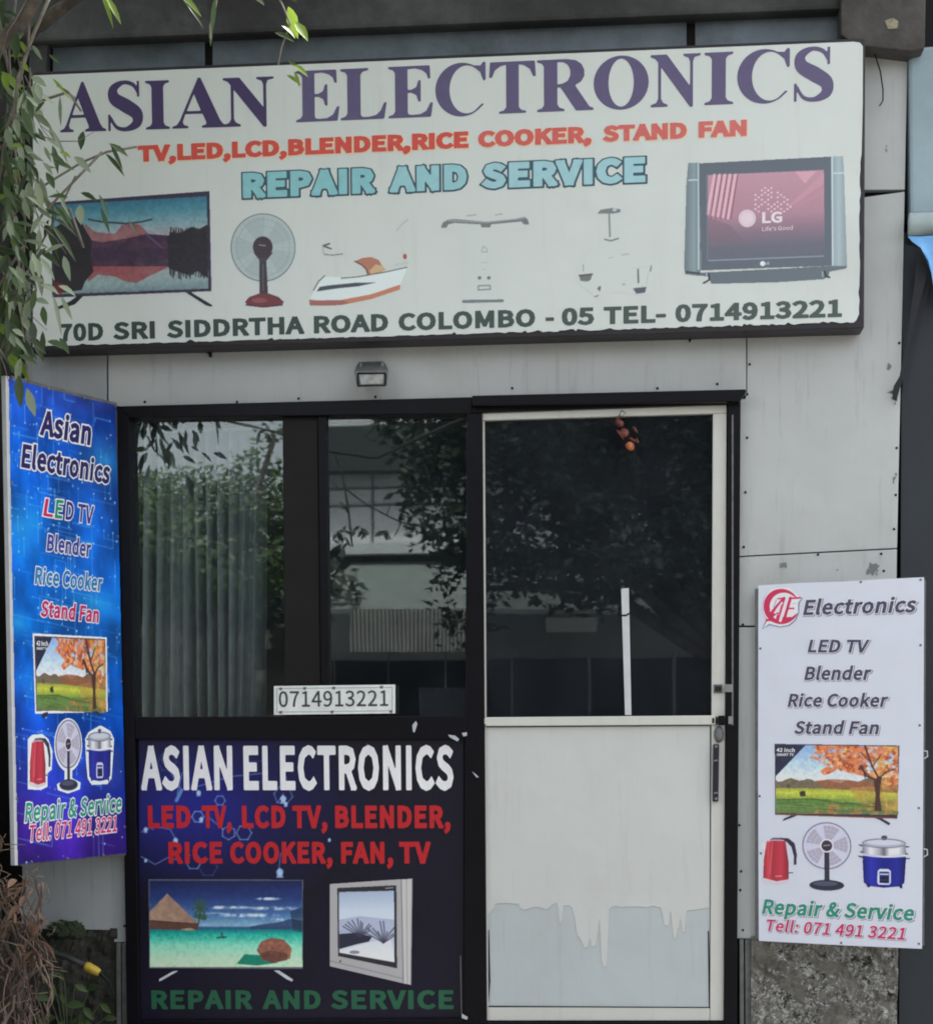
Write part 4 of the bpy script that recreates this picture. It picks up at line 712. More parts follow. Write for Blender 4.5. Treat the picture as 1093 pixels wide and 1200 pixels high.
p.poly(q([(118, 140), (180, 138), (184, 745), (102, 735), (96, 700), (108, 260)]), p.ramp([(0, (92, 104, 108)), (.06, (118, 132, 136)), (.1, (82, 90, 96))], 'U')); p.poly(q([(882, 106), (945, 102), (950, 180), (966, 690), (888, 706)]), p.ramp([(.9, (120, 132, 138)), (.95, (142, 156, 160)), (1, (116, 128, 134))], 'U'))
p.poly(q([(104, 714), (180, 726), (890, 690), (966, 690), (962, 704), (872, 722), (868, 745), (840, 762), (600, 778), (240, 787), (230, 748), (105, 736)]), (86, 95, 101)); p.poly(q([(178, 142), (882, 106), (888, 690), (186, 715)]), (82, 90, 98))
p.poly(q([(222, 206), (842, 178), (846, 640), (226, 664)]), p.ramp([(.12, (160, 124, 136)), (.45, (148, 114, 127)), (.6, (114, 98, 111)), (.72, (90, 91, 102)), (.9, (84, 90, 100))]))  # greyed reds: the glare over the sign is mixed into the print
n = vnoise((p.X, p.Y), 30, 12); p.poly(q([(690, 190), (806, 183), (740, 250)]), (182, 142, 150), .8); p.poly(q([(842, 190), (842, 250), (690, 360), (640, 380)]), (178, 130, 140), .45); p.poly(q([(842, 270), (845, 300), (700, 380), (670, 385)]), (170, 120, 130), .35)
for i in range(5): p.line(q([(252+i*29, 205), (244+i*20, 340), (268+i*16, 465)] if False else [(258+i*28, 205), (222+i*27, 430-(3-i)*6)]), 3.2, (196, 158, 166), .85); p.line(q([(270+i*28, 205), (238+i*27, 440)]), 1.1, (90, 62, 74), .8)
p.poly(q([(226, 430), (340, 470), (420, 560), (226, 560)]), (104, 88, 98), .5)
for i in range(10):
    for j in range(10):
        x_, y_ = 545+(i-j)*17, 262+(i+j)*12.5
        if RNG.random() < .8 and y_ < 405 and 470 < x_ < 680: p.ell(*Q3(x_, y_), 1.25, 1.0, (214, 184, 190), .85)
p.ell(*Q3(433, 437), 10, 10.2, (188, 172, 178)); p.ring(*Q3(433, 437), 8, 8.2, .8, (168, 140, 148), .6)
p.line(q([(172, 141), (174, 708)]), 1.7, (160, 176, 180)); p.line(q([(885, 110), (889, 686)]), 1.7, (168, 182, 186)); p.line(q([(122, 233), (166, 231)]), 1.5, (168, 182, 184)); p.line(q([(895, 196), (946, 194)]), 1.5, (168, 182, 184)); p.line(q([(228, 662), (838, 638)]), 1.3, (126, 134, 144)); p.line(q([(216, 205), (222, 662)]), 1, (104, 108, 118)); p.line(q([(105, 722), (180, 730)]), 1.3, (40, 48, 52)); p.ell(*Q3(515, 678), 3, 3, (190, 194, 200))
for x_ in (228, 846): p.line(q([(x_, 735), (x_+3, 765), (x_-28, 782)] if x_ < 500 else [(x_, 720), (x_+8, 748), (x_+28, 752)]), 2.2, (44, 50, 56)); p.line(q([(x_-12, 722), (x_-10, 748)]), 1.2, (170, 176, 180), .8)
p.emit('printed_television', PS, SIGN, .0006, GS)
tS('LG', Q3(512, 464), Q3(620, 460), Q3(0, 404)[1], (204, 182, 188), weight=16, h=.0014); tS("Life's Good", Q3(512, 506), Q3(676, 498), Q3(0, 484)[1], (192, 168, 176), weight=6, h=.0014); tS('LG', Q3(530, 684), Q3(550, 683), Q3(0, 671)[1], (176, 180, 186), weight=8, h=.0014)
# ------------------------------------------------------------------ product pictures shared by the two banners, drawn in a unit frame
def draw_autumn(p, TL, TR, BL, s):
    p.unit(TL, TR, BL); n = vnoise((p.U, p.V*.6), .045, s, 4, .6); nb = vnoise((p.U, p.V*.6), .16, s+1, 4)
    full = [(0, 0), (1, 0), (1, 1), (0, 1)]
    p.poly(full, p.ramp([(0, (128, 160, 206)), (.3, (168, 190, 216)), (.5, (200, 206, 212)), (.6, (206, 204, 200))]))
    hill = [(0, .52)]+[(u, .53-.03*math.sin(u*9)-.03*(u > .33)+.02*math.sin(u*40)) for u in np.linspace(.02, 1, 30)]+[(1, .68), (0, .68)]
    p.poly(hill, (104, 92, 74)); p.poly([(.32, .52), (.45, .49), (.6, .5), (.7, .53), (1, .5), (1, .67), (.4, .64)], (140, 84, 58), .55+.4*n)
    p.poly([(0, .63), (.4, .63), (1, .68), (1, .84), (0, .82)], p.ramp([(.6, (122, 128, 58)), (.7, (176, 180, 66)), (.8, (120, 140, 62))]))
    p.poly([(0, .80), (.3, .78), (.6, .83), (1, .82), (1, 1), (0, 1)], p.ramp([(.78, (82, 112, 52)), (.9, (96, 124, 66)), (1, (88, 104, 58))])); p.poly([(.4, .86), (.8, .83), (1, .8), (1, 1), (.3, 1)], (164, 116, 70), np.clip((n-.42)*6, 0, 1)*.9); p.poly([(.6, .62), (1, .55), (1, .95), (.7, .9)], (166, 128, 66), np.clip(nb*1.2-.1, 0, 1)*.85)
    for i in range(26): v = RNG.uniform(.79, .97); u = RNG.uniform(0, .8); p.line([(u, v), (u+RNG.uniform(.05, .25), v+RNG.uniform(-.01, .03))], .9, (58, 82, 44), .55)
    p.line([(0, .805), (.3, .78), (.5, .84), (.75, .86)], 1.1, (60, 78, 44), .8); p.poly([(.19, .7), (.21, .67), (.24, .67), (.245, .75), (.2, .75)], (46, 52, 40)); p.poly([(.08, .6), (.1, .56), (.12, .6), (.11, .65)], (70, 70, 56), .8)
    can = [(.3, 0), (1, 0), (1, .55), (.93, .6), (.85, .5), (.75, .45), (.6, .4), (.5, .36), (.4, .44), (.36, .38), (.42, .3), (.34, .22), (.28, .18), (.33, .08)]
    p.poly(can, (194, 112, 72), np.clip((n-.33)*8, 0, 1)); p.poly(can, (150, 72, 44), np.clip((vnoise((p.U, p.V*.6), .035, s+5, 3)-.52)*9, 0, 1)*.9); p.poly(can, (222, 160, 108), np.clip((vnoise((p.U, p.V*.6), .03, s+6, 3)-.58)*10, 0, 1)*.9); p.poly([(.8, 0), (1, 0), (1, .95), (.9, .9), (.86, .5)], (186, 150, 76), np.clip((nb-.38)*5, 0, 1)*.8)
    T = (70, 46, 42); p.poly([(.805, .95), (.815, .7), (.8, .52), (.83, .45), (.87, .45), (.855, .56), (.85, .75), (.865, .95)], T)
    for L, wd in (([(.82, .5), (.74, .44), (.7, .3), (.68, .34)], 2.0), ([(.73, .46), (.71, .3), (.69, .28)], 1.4), ([(.84, .46), (.79, .3), (.74, .05), (.73, 0)], 2.2), ([(.85, .46), (.9, .38), (.97, .33)], 1.7), ([(.79, .3), (.86, .12)], 1.2), ([(.78, .24), (.7, .1)], 1.1), ([(.83, .5), (.78, .46), (.68, .3)], 1.4)): p.line(L, wd*s_w(p), T)
    p.poly([(0, 0), (.245, 0), (0, .46)], (38, 42, 62))
def s_w(p): return 1.0
def draw_kettle(p, TL, TR, BL, edge=(205, 205, 214)):
    p.unit(TL, TR, BL); out = [(.18, .06), (.3, 0), (.5, 0), (.66, .03), (.76, .92), (.7, .98), (.4, 1.02), (.08, .97), (.0, .9)]
    p.poly([(.0, .14), (.08, .1), (.1, .3), (.02, .26)], edge); p.poly([(-.01, .93), (.05, .86), (.76, .86), (.76, .97), (.4, 1.04), (.06, .99)], (190, 178, 184))
    p.poly([(.14, .08), (.3, .05), (.62, .05), (.67, .1), (.75, .55), (.74, .92), (.4, .97), (.03, .9), (.05, .5)], p.ramp([(0, (128, 34, 48)), (.18, (186, 62, 72)), (.3, (150, 44, 56)), (.55, (172, 52, 66)), (.78, (118, 30, 44))], 'U'))
    p.poly([(.22, .05), (.32, 0), (.55, 0), (.66, .05), (.5, .07), (.3, .07)], (92, 88, 98)); p.line([(.3, .1), (.22, .8)], 1.2, (206, 110, 116), .6)
    p.poly([(.5, .0), (.75, .01), (.92, .12), (.98, .36), (.96, .6), (.88, .6), (.89, .4), (.82, .2), (.7, .1), (.58, .05)], (48, 42, 58)); p.line([(.72, .78), (.86, .77)], 1.3, (80, 60, 70)); p.line([(.38, .86), (.54, .85)], 1.2, (214, 150, 156), .8)
    p.line([(.17, .09), (.3, .06), (.62, .06)], 1, (220, 200, 206), .8)
def draw_fan(p, TL, TR, BL):
    p.unit(TL, TR, BL); cx, cy, rx, ry = .5, .345, .5, .345
    p.ell(cx, cy, rx, ry, (178, 178, 196))
    for i in range(5):
        a = i*72-100; p.poly([(cx, cy)]+[(cx+rx*.86*math.cos(math.radians(t)), cy+ry*.86*math.sin(math.radians(t))) for t in range(a, a+50, 6)], (142, 136, 150), .75)
    for k in (.98, .86, .7, .52): p.ring(cx, cy, rx*k, ry*k, 1.4 if k > .9 else .7, (96, 92, 108) if k > .9 else (186, 182, 196), .95 if k > .9 else .6)
    for i in range(30):
        a = math.radians(i*12); p.line([(cx+rx*.25*math.cos(a), cy+ry*.25*math.sin(a)), (cx+rx*.95*math.cos(a+.12), cy+ry*.95*math.sin(a+.12))], .6, (196, 194, 206), .35)
    p.poly([(.45, .42), (.55, .42), (.56, .9), (.45, .9)], (48, 44, 58)); p.ell(cx, cy, .14, .1, (200, 196, 206)); p.ell(cx, cy, .11, .08, (52, 44, 56)); p.line([(cx-.06, cy), (cx+.06, cy-.01)], 1.1, (180, 170, 180), .8)
    p.ell(.5, .92, .35, .075, (40, 42, 58)); p.ell(.47, .9, .25, .035, (78, 80, 98), .8); p.ring(.5, .925, .35, .075, 1, (28, 28, 40), .8)
def draw_cooker(p, TL, TR, BL):
    p.unit(TL, TR, BL); D = (52, 52, 66)
    p.poly([(.02, .17), (.1, .19), (.1, .22), (.02, .2)], D); p.poly([(.9, .19), (.99, .2), (.98, .22), (.9, .23)], D); p.poly([(.04, .3), (.12, .32), (.12, .35), (.04, .33)], D); p.poly([(.9, .33), (.96, .33), (.96, .36), (.9, .36)], D)
    p.poly([(0, .39), (.1, .4), (.1, .44), (.02, .42)], D); p.poly([(.9, .42), (1, .42), (.98, .45), (.9, .45)], D)
    p.poly([(.1, .16), (.9, .18), (.93, .32), (.88, .36), (.5, .39), (.14, .36), (.08, .3)], p.ramp([(.1, (120, 120, 130)), (.25, (206, 206, 212)), (.42, (150, 150, 158)), (.5, (92, 92, 100)), (.6, (196, 196, 202)), (.75, (214, 214, 220)), (.92, (120, 120, 130))], 'U'))
    p.ell(.5, .145, .41, .085, (156, 160, 172)); p.ell(.5, .135, .33, .05, (190, 194, 204), .7); p.poly([(.44, .03), (.48, 0), (.54, 0), (.57, .03), (.54, .09), (.47, .09)], (64, 60, 72)); p.ring(.5, .15, .41, .085, 1.1, (98, 98, 110))
    p.poly([(.1, .36), (.5, .41), (.91, .38), (.92, .45), (.89, .9), (.8, .97), (.5, 1.0), (.2, .97), (.11, .9), (.09, .5)], p.ramp([(.08, (20, 22, 92)), (.25, (36, 44, 150)), (.5, (24, 28, 112)), (.75, (30, 36, 130)), (.92, (18, 20, 80))], 'U')); p.line([(.1, .375), (.3, .4), (.5, .41), (.7, .405), (.91, .385)], 1.6, (204, 204, 216))
    for a in ((.16, .93), (.78, .94)): p.poly([a, (a[0]+.07, a[1]), (a[0]+.07, a[1]+.07), (a[0]+.02, a[1]+.06)], (24, 26, 60))
    p.poly([(.38, .68), (.42, .64), (.58, .64), (.63, .68), (.63, .9), (.6, .94), (.4, .94), (.37, .9)], (186, 190, 214)); p.poly([(.41, .69), (.6, .69), (.6, .91), (.41, .91)], (40, 46, 110)); p.poly([(.43, .78), (.59, .78), (.59, .84), (.43, .84)], (22, 22, 44)); p.poly([(.43, .86), (.59, .86), (.59, .9), (.43, .9)], (22, 22, 44)); p.line([(.43, .74), (.58, .74)], 1.3, (200, 204, 224))

def board(name, pl, pts, mat, parent, th, bevel=.001, h=0):
    f = [pl.pt(x, y, h) for x, y in pts]; bm = bmesh.new(); add_prism(bm, f, [q-np.append(pl.n[:2], 0)*th for q in f]); return obj(name, bm, mat, parent, None, bevel)
def bar(name, pl, a, b, wd, mat, parent, h=-.012):
    A, B = Vector(pl.pt(*a, h)), Vector(pl.pt(*b, h)); bm = bmesh.new(); d = (B-A).normalized(); n = Vector(pl.n); s = d.cross(n).normalized()
    f = [A+s*wd/2+n*wd/2, A-s*wd/2+n*wd/2, A-s*wd/2-n*wd/2, A+s*wd/2-n*wd/2]; add_prism(bm, f, [q+(B-A) for q in f]); return obj(name, bm, mat, parent, None, .002)
# ------------------------------------------------------------------ white banner on the right
GW = .60
O = at(888, 900, -.045); a_ = math.radians(-20.4); PB = Plane((O[0], O[1], 0), (math.cos(a_), math.sin(a_), 0))
BAN = thing('banner', PB.pt(985, 1107, -.02), 'white vertical banner listing appliances, fixed right of the door above the lichen-spotted plinth', 'banner')
M_BANW = mat_wall('white_banner_vinyl', tuple(float(v) for v in alb((184, 187, 197), GW)), amount=.08, rough=.3)
cor = [(888, 686), (935, 683.2), (985, 681.6), (1040, 678.3), (1082, 676.4), (1081, 900), (1079.5, 1112), (985, 1107.8), (888.5, 1102.6), (887.5, 900)]
board('banner_sheet', PB, cor, M_BANW, BAN, .004)
for a, b in (((888.5, 690), (888.5, 1100)), ((1080, 680), (1078, 1108)), ((890, 690), (1079, 681)), ((890, 1100), (1077, 1107)), ((890, 890), (1078, 890))): bar('frame_bar', PB, a, b, .02, M_DULL, BAN, -.0155)
Dk = (58, 56, 84); HALO = [(15, (92, 94, 116), 13, -12), (16, (218, 222, 238), 1, 0)]
def tW(s, l, r, top, c, pl=PB, par=BAN, g=GW, **k): return text(pl, par, s, l, r, top, c, g=g, weight=k.pop('weight', 13), shear=k.pop('shear', .2), track=k.pop('track', 12), halo=k.pop('halo', HALO), rough=.35, **k)
tW('Electronics', (940.5, 721), (1073.5, 717.6), 703.2, Dk); tW('LED TV', (946, 764.6), (1018.5, 765), 749.6, Dk); tW('Blender', (942, 797), (1020.8, 797), 781.2, Dk)
tW('Rice Cooker', (922.5, 828.3), (1040.5, 828.6), 813, Dk); tW('Stand Fan', (930, 860), (1029.5, 860.6), 845, Dk)
tW('Repair & Service', (892.5, 1071), (1070.5, 1079.3), 1053.5, (34, 120, 104)); tW('Tell: 071 491 3221', (898, 1091), (1060, 1101.5), 1077.2, (172, 36, 92), weight=9)
p = Print(888, 684, 944, 738, 2.6, bg=(184, 187, 197)); W_ = (226, 228, 242); Rd = (176, 40, 76)
E_ = lambda x, y: (885+x/18.2, 680+y/18.2); q = lambda L: [E_(*t) for t in L]; LT = (206, 204, 216); PK = (222, 196, 214)
p.poly(q([(130, 1050), (150, 990), (220, 850), (150, 700), (140, 520), (190, 340), (320, 200), (520, 140), (720, 170), (860, 290), (960, 350), (1010, 380), (940, 480), (930, 700), (860, 860), (720, 980), (520, 1010), (300, 960)]), (120, 126, 146))
p.poly(q([(150, 1030), (210, 930), (240, 850), (160, 700), (148, 520), (200, 340), (330, 190), (520, 145), (720, 165), (860, 290), (985, 375), (900, 480), (900, 690), (830, 840), (700, 950), (520, 985), (290, 925)]), W_)
p.poly(q(ellp(545, 560, 380, 378, 20, 325, 40)+[(880, 370), (820, 350)]+ellp(600, 560, 300, 295, 310, 150, 30)+[(360, 690), (640, 800), (760, 790)]), Rd)
p.poly(q([(225, 820), (330, 830), (400, 880), (250, 870), (190, 930)]), Rd); p.poly(q([(200, 700), (330, 690), (480, 800), (740, 780), (800, 790), (700, 900), (500, 940), (330, 880)]), Rd)
p.poly(q([(300, 660), (330, 520), (420, 370), (560, 280), (700, 280), (820, 350), (690, 365), (480, 370), (470, 470), (350, 690)]), LT, .9)
p.line(q([(385, 570), (440, 420)]), 1.6, (150, 156, 168)); p.line(q([(345, 690), (590, 395)]), 3.6, Rd); p.line(q([(490, 850), (610, 390)]), 3.6, Rd); p.line(q([(470, 395), (620, 380)]), 1.6, Rd); p.line(q([(370, 790), (470, 700)]), 2.2, Rd)
p.line(q([(440, 640), (560, 480)]), 2.2, PK); p.poly(q([(375, 785), (460, 710), (430, 830)]), PK)
p.line(q([(525, 860), (665, 385)]), 3.3, PK); p.line(q([(610, 830), (740, 380)]), 3.4, Rd); p.line(q([(730, 385), (950, 375)]), 2.2, Rd); p.line(q([(690, 605), (810, 600)]), 2, Rd)
p.poly(q([(770, 430), (900, 420), (860, 540), (740, 570)]), LT); p.poly(q([(690, 660), (850, 640), (800, 760), (660, 770)]), LT); p.line(q([(800, 500), (850, 490)]), 1, (130, 130, 150), .6)
p.emit('emblem', PB, BAN, .0009, GW)
p = Print(904, 868, 1058, 968, 1.7, bg=(184, 187, 197))
p.poly([(907, 871.5), (1053.5, 873.5), (1051, 959.5), (907.6, 954.6)], (52, 46, 58)); p.unit((908.3, 872.8), (1052, 874.8), (908.8, 953)); draw_autumn(p, (908.3, 872.8), (1051.5, 874.8), (908.8, 952.8), 40); p.T = None; p.texture(63, .2, 3)
for L in ([(936, 954), (931, 957), (916, 962.5), (918, 959), (929, 954.5)], [(1022, 958), (1030, 961), (1041, 967.5), (1043, 964.5), (1033, 959)]): p.poly(L, (48, 44, 56))
p.line([(908, 954.3), (1050, 958.8)], 1.3, (120, 70, 56)); p.emit('printed_television', PB, BAN, .0009, GW)
tW('42 inch', (909.5, 881), (931, 881.5), 876.5, (216, 218, 230), shear=.1, halo=(), h=.0018); tW('SMART TV', (909.5, 885.8), (930, 886), 882.8, (206, 208, 222), shear=.1, halo=(), h=.0018)
for fn, bb, (TL, TR2, BL), nm in ((draw_kettle, (889, 978, 936, 1038), ((892, 981), (934, 982), (892.5, 1034)), 'printed_kettle'), (draw_fan, (936, 960, 1000, 1048), ((939.5, 963), (997, 964), (939.5, 1043)), 'printed_fan'), (draw_cooker, (1000, 974, 1070, 1046), ((1004.5, 978.5), (1066, 979.5), (1004.5, 1040)), 'printed_rice_cooker')):
    p = Print(*bb, 2.2, bg=(184, 187, 197)); fn(p, TL, TR2, BL); p.emit(nm, PB, BAN, .0009, GW)
for q in ((890.5, 760), (889.5, 933), (891, 1000), (1078, 756), (1077, 850), (1076, 947), (1078, 679.5), (1008, 682), (1076, 1106), (985, 1105)):
    bm = bmesh.new(); add_lathe(bm, [(.004, 0), (.0035, .0015)], Matrix.Translation(PB.pt(*q, .0008)) @ Vector(PB.n).to_track_quat('Z', 'Y').to_matrix().to_4x4(), 8); obj('rivet', bm, M_DULL, BAN)
for y in (885, 1000):   # bent wire ties at the right hand edge
    bm = bmesh.new(); c = Vector(PB.pt(1083, y, -.01)); add_tube(bm, [c+Vector((-.006, 0, .014)), c+Vector((.006, -.006, .012)), c+Vector((.007, -.006, -.004)), c+Vector((-.004, 0, -.012))], .0022, 6); obj('wire_tie', bm, M_WHITEP, BAN)
# ------------------------------------------------------------------ blue banner on the left, turned towards the street
GB = .66
O = at(142, 740, -.045); a_ = math.radians(70.25); PL = Plane((O[0], O[1], 0), (math.cos(a_), math.sin(a_), 0))
BLU = thing('banner', PL.pt(80, 1008, -.02), 'blue vertical banner with circuit pattern standing out from the wall left of the window', 'banner')
bc = [(10.5, 442.5), (60, 456.5), (100, 467), (135.5, 474.5), (140, 640), (143.5, 800), (148.5, 999.5), (90, 1006), (21, 1013), (17, 800), (13, 600)]
board('banner_sheet', PL, bc, pmat('blue_vinyl_back', tuple(float(v) for v in alb((20, 50, 150), GB)), .4), BLU, .004)
p = Print(8, 440, 150, 1015, 1.6, 1.0); p.unit((10, 443), (135, 474), (20, 1013))
n = vnoise((p.U, p.V*2), .25, 77, 4); m1 = np.clip((n-.35)*2.2, 0, 1)[..., None]
basec = p.ramp([(0, (26, 56, 150)), (.12, (12, 74, 172)), (.5, (8, 94, 184)), (.66, (10, 76, 180)), (.8, (28, 52, 172)), (.9, (62, 34, 148)), (1, (46, 24, 120))])
p.poly([(-.1, -.1), (1.2, -.1), (1.2, 1.1), (-.1, 1.1)], basec*(.72+.5*m1)+np.array([0, 14, 20])*m1*np.clip(1.3-p.V[..., None]*1.4, 0, 1))
LB = (92, 164, 232)
for i in range(210):
    u, v = RNG.uniform(0, 1), RNG.beta(1.1, 1.5); L = [(u, v)]
    for k in range(RNG.integers(1, 4)):
        if RNG.random() < .5: u += RNG.uniform(-.25, .25)
        else: v += RNG.uniform(-.05, .05)
        L.append((u, v))
    p.line(L, .9, LB, RNG.uniform(.25, .65)); q = p.p(L[-1]); p.T, t = None, p.T; p.ell(q[0], q[1], .8, 1.2, (170, 214, 244), RNG.uniform(.3, .9)); p.T = t
for i in range(70): q = p.p((RNG.uniform(0, 1), RNG.uniform(0, 1)**1.1)); t = p.T; p.T = None; p.ell(*q, .6, .9, (180, 220, 248), RNG.uniform(.3, .9)); p.T = t
for (u, v, ru, rv) in ((.1, .3, .35, .1), (.9, .12, .3, .07), (.3, .62, .4, .06), (.8, .42, .4, .05), (.05, .5, .2, .04)):
    d = np.clip(1-np.hypot((p.U-u)/ru, (p.V-v)/rv), 0, 1)**1.6; p.poly([(-.1, -.1), (1.2, -.1), (1.2, 1.1), (-.1, 1.1)], (60, 180, 232), d*.5)
p.A[:] = 0; w, m = p.cover(bc); p.A[w] = m
p.emit('printed_background', PL, BLU, .0007, GB, rough=.3)
HB = [(19, (206, 216, 240), 0, 0)]
def tB(s, l, r, top, c, **k): return tW(s, l, r, top, c, pl=PL, par=BLU, g=GB, halo=HB, h=.0014, **k)
NV = (34, 28, 84)
tB('Asian', (46.5, 509.5), (107, 522.5), 479.5, NV, weight=15); tB('Electronics', (24.5, 547.5), (129.5, 567.8), 519.5, NV, weight=15)
tB('L', (50.5, 604.5), (62, 606.5), 583.5, (178, 30, 84), weight=9); tB('E', (64, 607), (75, 608.4), 585, (18, 128, 96), weight=9); tB('D TV', (76.5, 608.8), (110.5, 614.8), 587, (48, 44, 120), weight=9)
tB('Blender', (54.5, 645.5), (107, 653.3), 625.5, (52, 56, 132)); tB('Rice Cooker', (40.5, 684.3), (120.5, 693.3), 664, (26, 110, 160)); tB('Stand Fan', (47.5, 722.5), (116, 730), 703.5, (172, 30, 92))
tB('Repair & Service', (29, 963.8), (142.5, 951.6), 941, (14, 130, 112), weight=9); tB('Tell: 071 491 3221', (35, 986.6), (136.5, 974.4), 967, (186, 32, 100), weight=7)
p = Print(36, 738, 130, 844, 2.4, 1.6, bg=(60, 120, 200))
p.poly([(38.5, 742), (125.6, 746.6), (126.7, 834.4), (41.5, 836.6)], (206, 216, 236)); p.poly([(40.5, 745), (123.6, 749), (124.6, 831.4), (43, 833.4)], (56, 44, 54)); draw_autumn(p, (41.8, 746.5), (122.6, 750.2), (44, 832), 50); p.T = None; p.texture(64, .15, 3)
for L in ([(50, 836), (56, 834), (58, 838), (50, 842), (49, 839)], [(108, 834), (114, 833), (119, 837), (117, 839)]): p.poly(L, (40, 40, 60))
p.emit('printed_television', PL, BLU, .0014, GB)
tW('42 inch', (42.5, 756.5), (56, 757), 751, (216, 218, 230), pl=PL, par=BLU, g=GB, shear=.1, halo=(), h=.002); tW('SMART TV', (42.6, 761.3), (55, 761.8), 758.3, (206, 208, 222), pl=PL, par=BLU, g=GB, shear=.1, halo=(), h=.002)
for fn, bb, (TL, TR2, BL), nm, out in ((draw_kettle, (30, 858, 64, 930), ((34, 865), (60, 864.5), (34.5, 921.5)), 'printed_kettle', [(33, 866), (38, 861), (50, 860), (57, 866), (62, 880), (61, 902), (56, 906), (56, 922), (48, 926), (33, 925)]),
                                  (draw_fan, (62, 836, 98, 934), ((65.5, 844), (95, 843), (66, 926.5)), 'printed_fan', None), (draw_cooker, (96, 846, 136, 924), ((101, 854.5), (132.5, 853.5), (101.5, 916)), 'printed_rice_cooker', [(100, 866), (104, 858), (114, 852), (118, 850), (122, 852), (130, 857), (134, 866), (133, 884), (131, 912), (126, 919), (108, 920), (103, 912), (101, 890)])):
    p = Print(*bb, 3.0, 1.8, bg=(200, 210, 234))
    if out: p.poly(out, (200, 210, 234))
    else: p.ell(80.3, 873, 16.4, 31.5, (200, 210, 234)); p.poly([(76, 900), (85, 900), (85, 912), (95, 917), (94, 925), (80, 930), (68, 926), (67, 919), (76, 914)], (200, 210, 234))
    fn(p, TL, TR2, BL); p.emit(nm, PL, BLU, .0014, GB)
bar('frame_pole', PL, (6.5, 441), (17.5, 1014), .017, M_WHITEP, BLU, -.008); bar('frame_bar', PL, (12, 444), (135, 475.5), .018, M_DULL, BLU, -.0155); bar('frame_bar', PL, (22, 1011.5), (147, 999), .018, M_DULL, BLU, -.0155); bar('frame_bar', PL, (138, 476), (147, 999), .018, M_DULL, BLU, -.0155)
for i in range(12):
    f = (i+.5)/12; q = [(10.5+125*f, 444+31*f), (22+126*f, 1011.5-12*f), (13+8*f, 450+555*f), (135+12*f, 480+510*f)][i % 4]
    bm = bmesh.new(); add_lathe(bm, [(.005, 0), (.004, .002)], Matrix.Translation(PL.pt(*q, .001)) @ Vector(PL.n).to_track_quat('Z', 'Y').to_matrix().to_4x4(), 8); obj('rivet', bm, M_METAL, BLU)
# ------------------------------------------------------------------ poster on the panel under the window
GP = .64; YP = -.012; PP = facade(YP)
POS = thing('poster', PP.pt(352, 1195, 0), 'dark navy poster with molecule pattern on the panel under the window', 'poster')
p = Print(163, 865, 543, 1196, 1.0); n = vnoise((p.X, p.Y), 120, 55, 4); d1 = np.clip(1-np.hypot((p.X-250)/190, (p.Y-940)/130), 0, 1); d2 = np.clip(1-np.hypot((p.X-200)/120, (p.Y-960)/90), 0, 1)
p.C[:] = np.array([13, 10, 27])+d1[..., None]*np.array([8, 12, 66])+d2[..., None]*np.array([5, 8, 34])+(n[..., None]-.5)*np.array([14, 10, 16]); p.A[:] = 1
HX = (116, 146, 190)
def hexa(cx, cy, r, a=.7, rot=0, skip=()):
    for i in range(6):
        if i in skip: continue
        P0, P1 = [(cx+r*math.cos(math.radians(60*k+rot)), cy+r*math.sin(math.radians(60*k+rot))) for k in (i, i+1)]; p.line([P0, P1], 1.2, HX, a)
for c in ((258, 938, 6, .7), (232, 957, 7, .8), (268, 976, 8, .7, 30), (286, 976, 9, .75), (332, 932, 11, .6, 10), (227, 1010, 9, .7, 0, (4,)), (244, 1016, 11, .3), (196, 893, 11, .3), (300, 904, 14, .25)): hexa(*c)
for L in ([(166, 1004), (182, 1013), (197, 1005), (210, 1008)], [(166, 975), (176, 970), (180, 972)], [(180, 968), (200, 972), (206, 984)], [(208, 930), (214, 905)], [(224, 924), (270, 910), (310, 906)], [(328, 888), (336, 914)], [(327, 1018), (329, 1000)], [(326, 940), (332, 930)], [(245, 958), (262, 972)], [(190, 890), (200, 905), (212, 924)], [(440, 884), (430, 872)]): p.line(L, 1.2, HX, .65)
for q, r in (((206, 985), 3), ((332, 936), 3.5), ((328, 1022), 4), ((233, 929), 2.6), ((335, 942), 2.2), ((386, 984), 1.5), ((171, 1008), 1.5), ((171, 972), 2.4), ((236, 960), 2.4)): p.ell(*q, r, r, (150, 178, 210), .85); p.poly([(q[0]-r, q[1]+r*1.6), (q[0], q[1]-r*1.5), (q[0]+r, q[1]+r*1.6)], (150, 178, 210), .8)
p.line([(207, 938), (213, 926)], 4, (96, 140, 190), .8)
p.emit('poster_sheet', PP, POS, .0, GP, rough=.38, grain=2)
def tP(s, x0, x1, yb, yt, c, **k): return text(PP, POS, s, (x0, yb), (x1, yb), yt, c, g=GP, h=.0008, **k)
WH = (208, 216, 218)
tP('ASIAN', 166, 273, 926, 874, WH, weight=16, track=22); tP('ELECTRONICS', 286, 531.5, 926, 874, WH, weight=16, track=24)
RD = (160, 14, 24)
for s, x0, x1 in (('LED', 174, 224), ('TV,', 237, 272), ('LCD', 284, 335), ('TV,', 343, 384), ('BLENDER,', 393, 528)): tP(s, x0, x1, 970.5, 944, RD, weight=20, track=28)
for s, x0, x1 in (('RICE', 198, 261), ('COOKER,', 270, 390), ('FAN,', 400, 461), ('TV', 468, 505)): tP(s, x0, x1, 1012, 986.5, RD, weight=20, track=28)
for s, x0, x1 in (('REPAIR', 178, 296), ('AND', 308, 376), ('SERVICE', 388, 531.5)): tP(s, x0, x1, 1182.5, 1160.5, (22, 80, 54), weight=17, track=26)
for q, r in (((238, 956), 3), ((226, 962), 2), ((268, 965), 2)): pass
